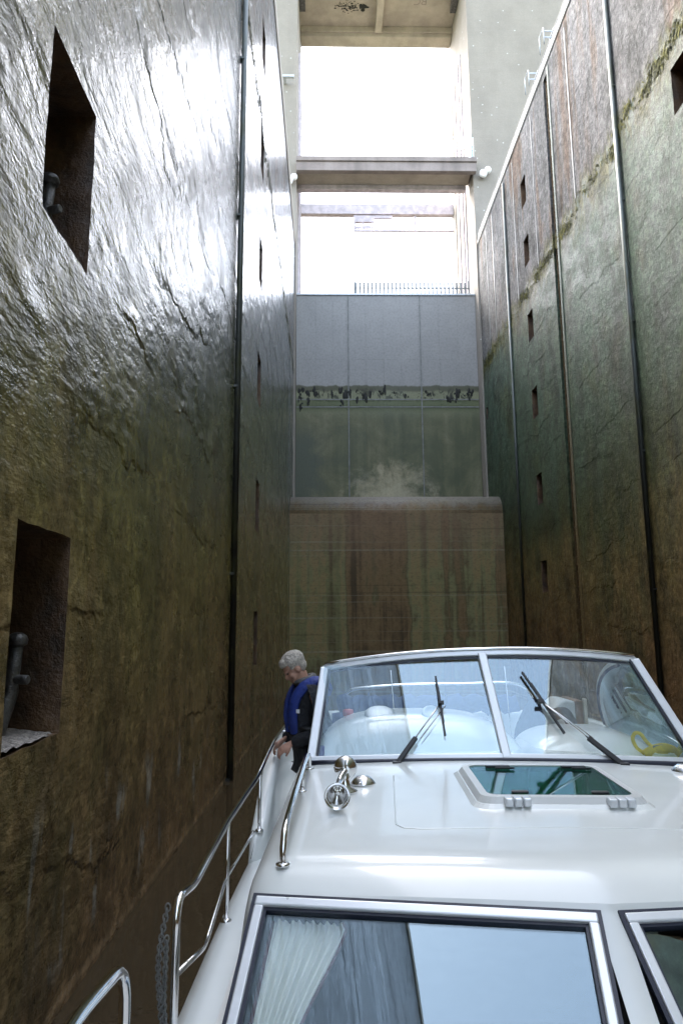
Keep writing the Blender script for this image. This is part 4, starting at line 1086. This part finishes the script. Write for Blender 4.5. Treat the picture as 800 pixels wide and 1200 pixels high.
# hair
mb = MB(); rh = random.Random(3)
mb.ball(hp3(-.02, 0, .05), .104, .086, .092, 20, HR); mb.ball(hp3(.045, 0, .085), .05, .06, .042, 14, HR); mb.ball(hp3(-.05, 0, -.005), .06, .07, .06, 14, HR)
for _ in range(420):
    a = rh.uniform(0, 2 * math.pi); t = rh.uniform(-.1, 1); q = Vector((math.cos(a) * math.sqrt(max(0, 1 - t * t)), math.sin(a) * math.sqrt(max(0, 1 - t * t)), t))
    if q.x > .55 and q.z < .45: continue
    p = hp3(-.018 + q.x * .098, q.y * .08, .05 + q.z * .086); mb.ball(p, rh.uniform(.006, .014), n=6)
hair = merged('hair', [mb_mesh(mb)], M['hair'], person, .0045, 1)
# keep the face clear of the hair volume
bm = bmesh.new(); bm.from_mesh(hair.data); dele = []
HRi = HR.inverted()
for vtx in bm.verts:
    q = HRi @ (vtx.co - HC)
    if (q.x > .045 and q.z < .062) or (q.x > -.03 and q.z < -.005) or q.z < -.07: dele.append(vtx)
bmesh.ops.delete(bm, geom=dele, context='VERTS'); bm.to_mesh(hair.data); bm.free()
# clothing
v, e = body_verts(1.16, 1, True, False, False)
v = [(p, r if isinstance(r, tuple) else max(r, .056)) for p, r in v]
v.append(((-.02, 0, .80), (.15, .175))); e.append((0, len(v) - 1))
v[3] = (v[3][0], (.088, .11))
merged('jacket', [skin_mesh(v, e)], M['jacket'], person)
v, e = body_verts(1.0, 1.12, False, True, False); v = [v[0]] + v[4:]; e = [(0, 1), (1, 2), (2, 3), (0, 4), (4, 5), (5, 6)]
merged('trousers', [skin_mesh(v, e)], M['trouser'], person, .011, 3)
for s in (-1, 1):
    mb = MB(); f0 = Vector(leg(s)[-1]); mb.tube(smooth_path([f0 + Vector((-.07, 0, -.035)), f0 + Vector((0, 0, -.02)), f0 + Vector((.09, s * .01, -.035)), f0 + Vector((.17, s * .015, -.05))], 5), [.045, .047, .05, .05, .05, .05, .05, .05, .05, .05, .048, .046, .042, .04, .036, .03], 12); mb.build('shoe', M['rubber'], person)
b = MB(); b.tube([(.06 + .075 * math.cos(a), .088 * math.sin(a), 1.475 + .025 * math.cos(a) * -1) for a in [2 * math.pi * i / 20 for i in range(20)]], .026, 10, closed=True); b.build('collar', M['grey_collar'], person)
# life vest: a yoke round the neck with two front lobes
vm = MB()
for s in (-1, 1):
    pth = smooth_path([(-.135, s * .005, 1.36), (-.125, s * .07, 1.425), (-.03, s * .125, 1.468), (.075, s * .125, 1.44), (.155, s * .11, 1.34), (.185, s * .10, 1.20), (.165, s * .095, 1.05)], 6)
    rows = []; N_ = len(pth)
    for k, p in enumerate(pth):
        t_ = (pth[min(k + 1, N_ - 1)] - pth[max(k - 1, 0)]).normalized(); ou = (p - Vector((.02, 0, 1.28 if p.z > 1.28 else p.z))); ou = (ou - t_ * ou.dot(t_)).normalized(); sd = t_.cross(ou)
        wd = .044 + .010 * math.sin(math.pi * k / (N_ - 1)) if 0 < k < N_ - 1 else .045
        rows.append([p + sd * wd * math.cos(a) + ou * .026 * math.sin(a) for a in [2 * math.pi * i / 14 for i in range(15)]])
    V = vm.grid(rows); vm.bm.faces.new(V[0][:14]); vm.bm.faces.new(V[-1][:14])
bmesh.ops.remove_doubles(vm.bm, verts=vm.bm.verts, dist=1e-5)
merged('life_vest', [mb_mesh(vm)], M['vest'], person, .009, 2)
b = MB(); b.tube([(.155 * math.cos(a) + .015, .185 * math.sin(a), 1.09) for a in [2 * math.pi * i / 28 for i in range(28)]], .02, 8, closed=True, flat=1.2); b.build('belt', M['rubber'], person)
b = MB(); b.obox((.168, .165, 1.22), (-.02, .02, .0), (.004, .004, 0), (0, 0, .03)); b.build('vest_badge', M['white_paint'], person)
FA = math.atan2(-.28, -.96)
person.matrix_world = Matrix.Translation((-.14, 6.12, 1.10)) @ Matrix.Rotation(FA, 4, 'Z')

# ------------------------------------------------------------------ camera, light, render
cam = bpy.data.cameras.new('camera'); co = bpy.data.objects.new('camera', cam); COL.objects.link(co)
cam.sensor_fit = 'VERTICAL'; cam.sensor_height = 36; cam.lens = 839 / 1200 * 36; cam.clip_start = .05; cam.clip_end = 4000
co.matrix_world = Matrix.Translation((0, 0, ZC)) @ Matrix.Rotation(R(-1.1), 4, 'Z') @ Matrix.Rotation(R(90 + 10.07), 4, 'X') @ Matrix.Rotation(R(-.35), 4, 'Z')
S.camera = co
EL, AZ = 48.0, -42.0                       # sun: veiled, up and to the left beyond the gate (azimuth from +Y, clockwise)
w = bpy.data.worlds.new('World'); S.world = w; w.use_nodes = True; nt = w.node_tree
sky = nt.nodes.new('ShaderNodeTexSky'); sky.sky_type = 'NISHITA'; sky.sun_disc = False; sky.sun_elevation = R(EL); sky.sun_rotation = R(AZ)
sky.air_density = 1.0; sky.dust_density = 4.0; sky.ozone_density = 1.0; sky.altitude = 0
bg = nt.nodes['Background']; bg.inputs['Strength'].default_value = .15; hs = nt.nodes.new('ShaderNodeHueSaturation'); hs.inputs['Hue'].default_value = .492; hs.inputs['Saturation'].default_value = .58     # thin bright overcast
nt.links.new(sky.outputs[0], hs.inputs['Color']); nt.links.new(hs.outputs[0], bg.inputs[0])
sl = bpy.data.lights.new('sun', 'SUN'); sl.energy = .5; sl.angle = R(25); sl.color = (1, .975, .94)
so = bpy.data.objects.new('sun', sl); COL.objects.link(so)
d = Vector((math.sin(R(AZ)) * math.cos(R(EL)), math.cos(R(AZ)) * math.cos(R(EL)), math.sin(R(EL))))
so.rotation_euler = d.to_track_quat('Z', 'Y').to_euler(); so.location = (0, 0, 80)
S.view_settings.view_transform = 'Standard'; S.view_settings.look = 'None'; S.view_settings.gamma = 1; S.view_settings.use_curve_mapping = False
S.view_settings.exposure = 3.2
S.render.engine = 'CYCLES'
S.cycles.max_bounces = 8; S.cycles.transparent_max_bounces = 12; S.cycles.sample_clamp_indirect = 6; S.cycles.use_denoising = True
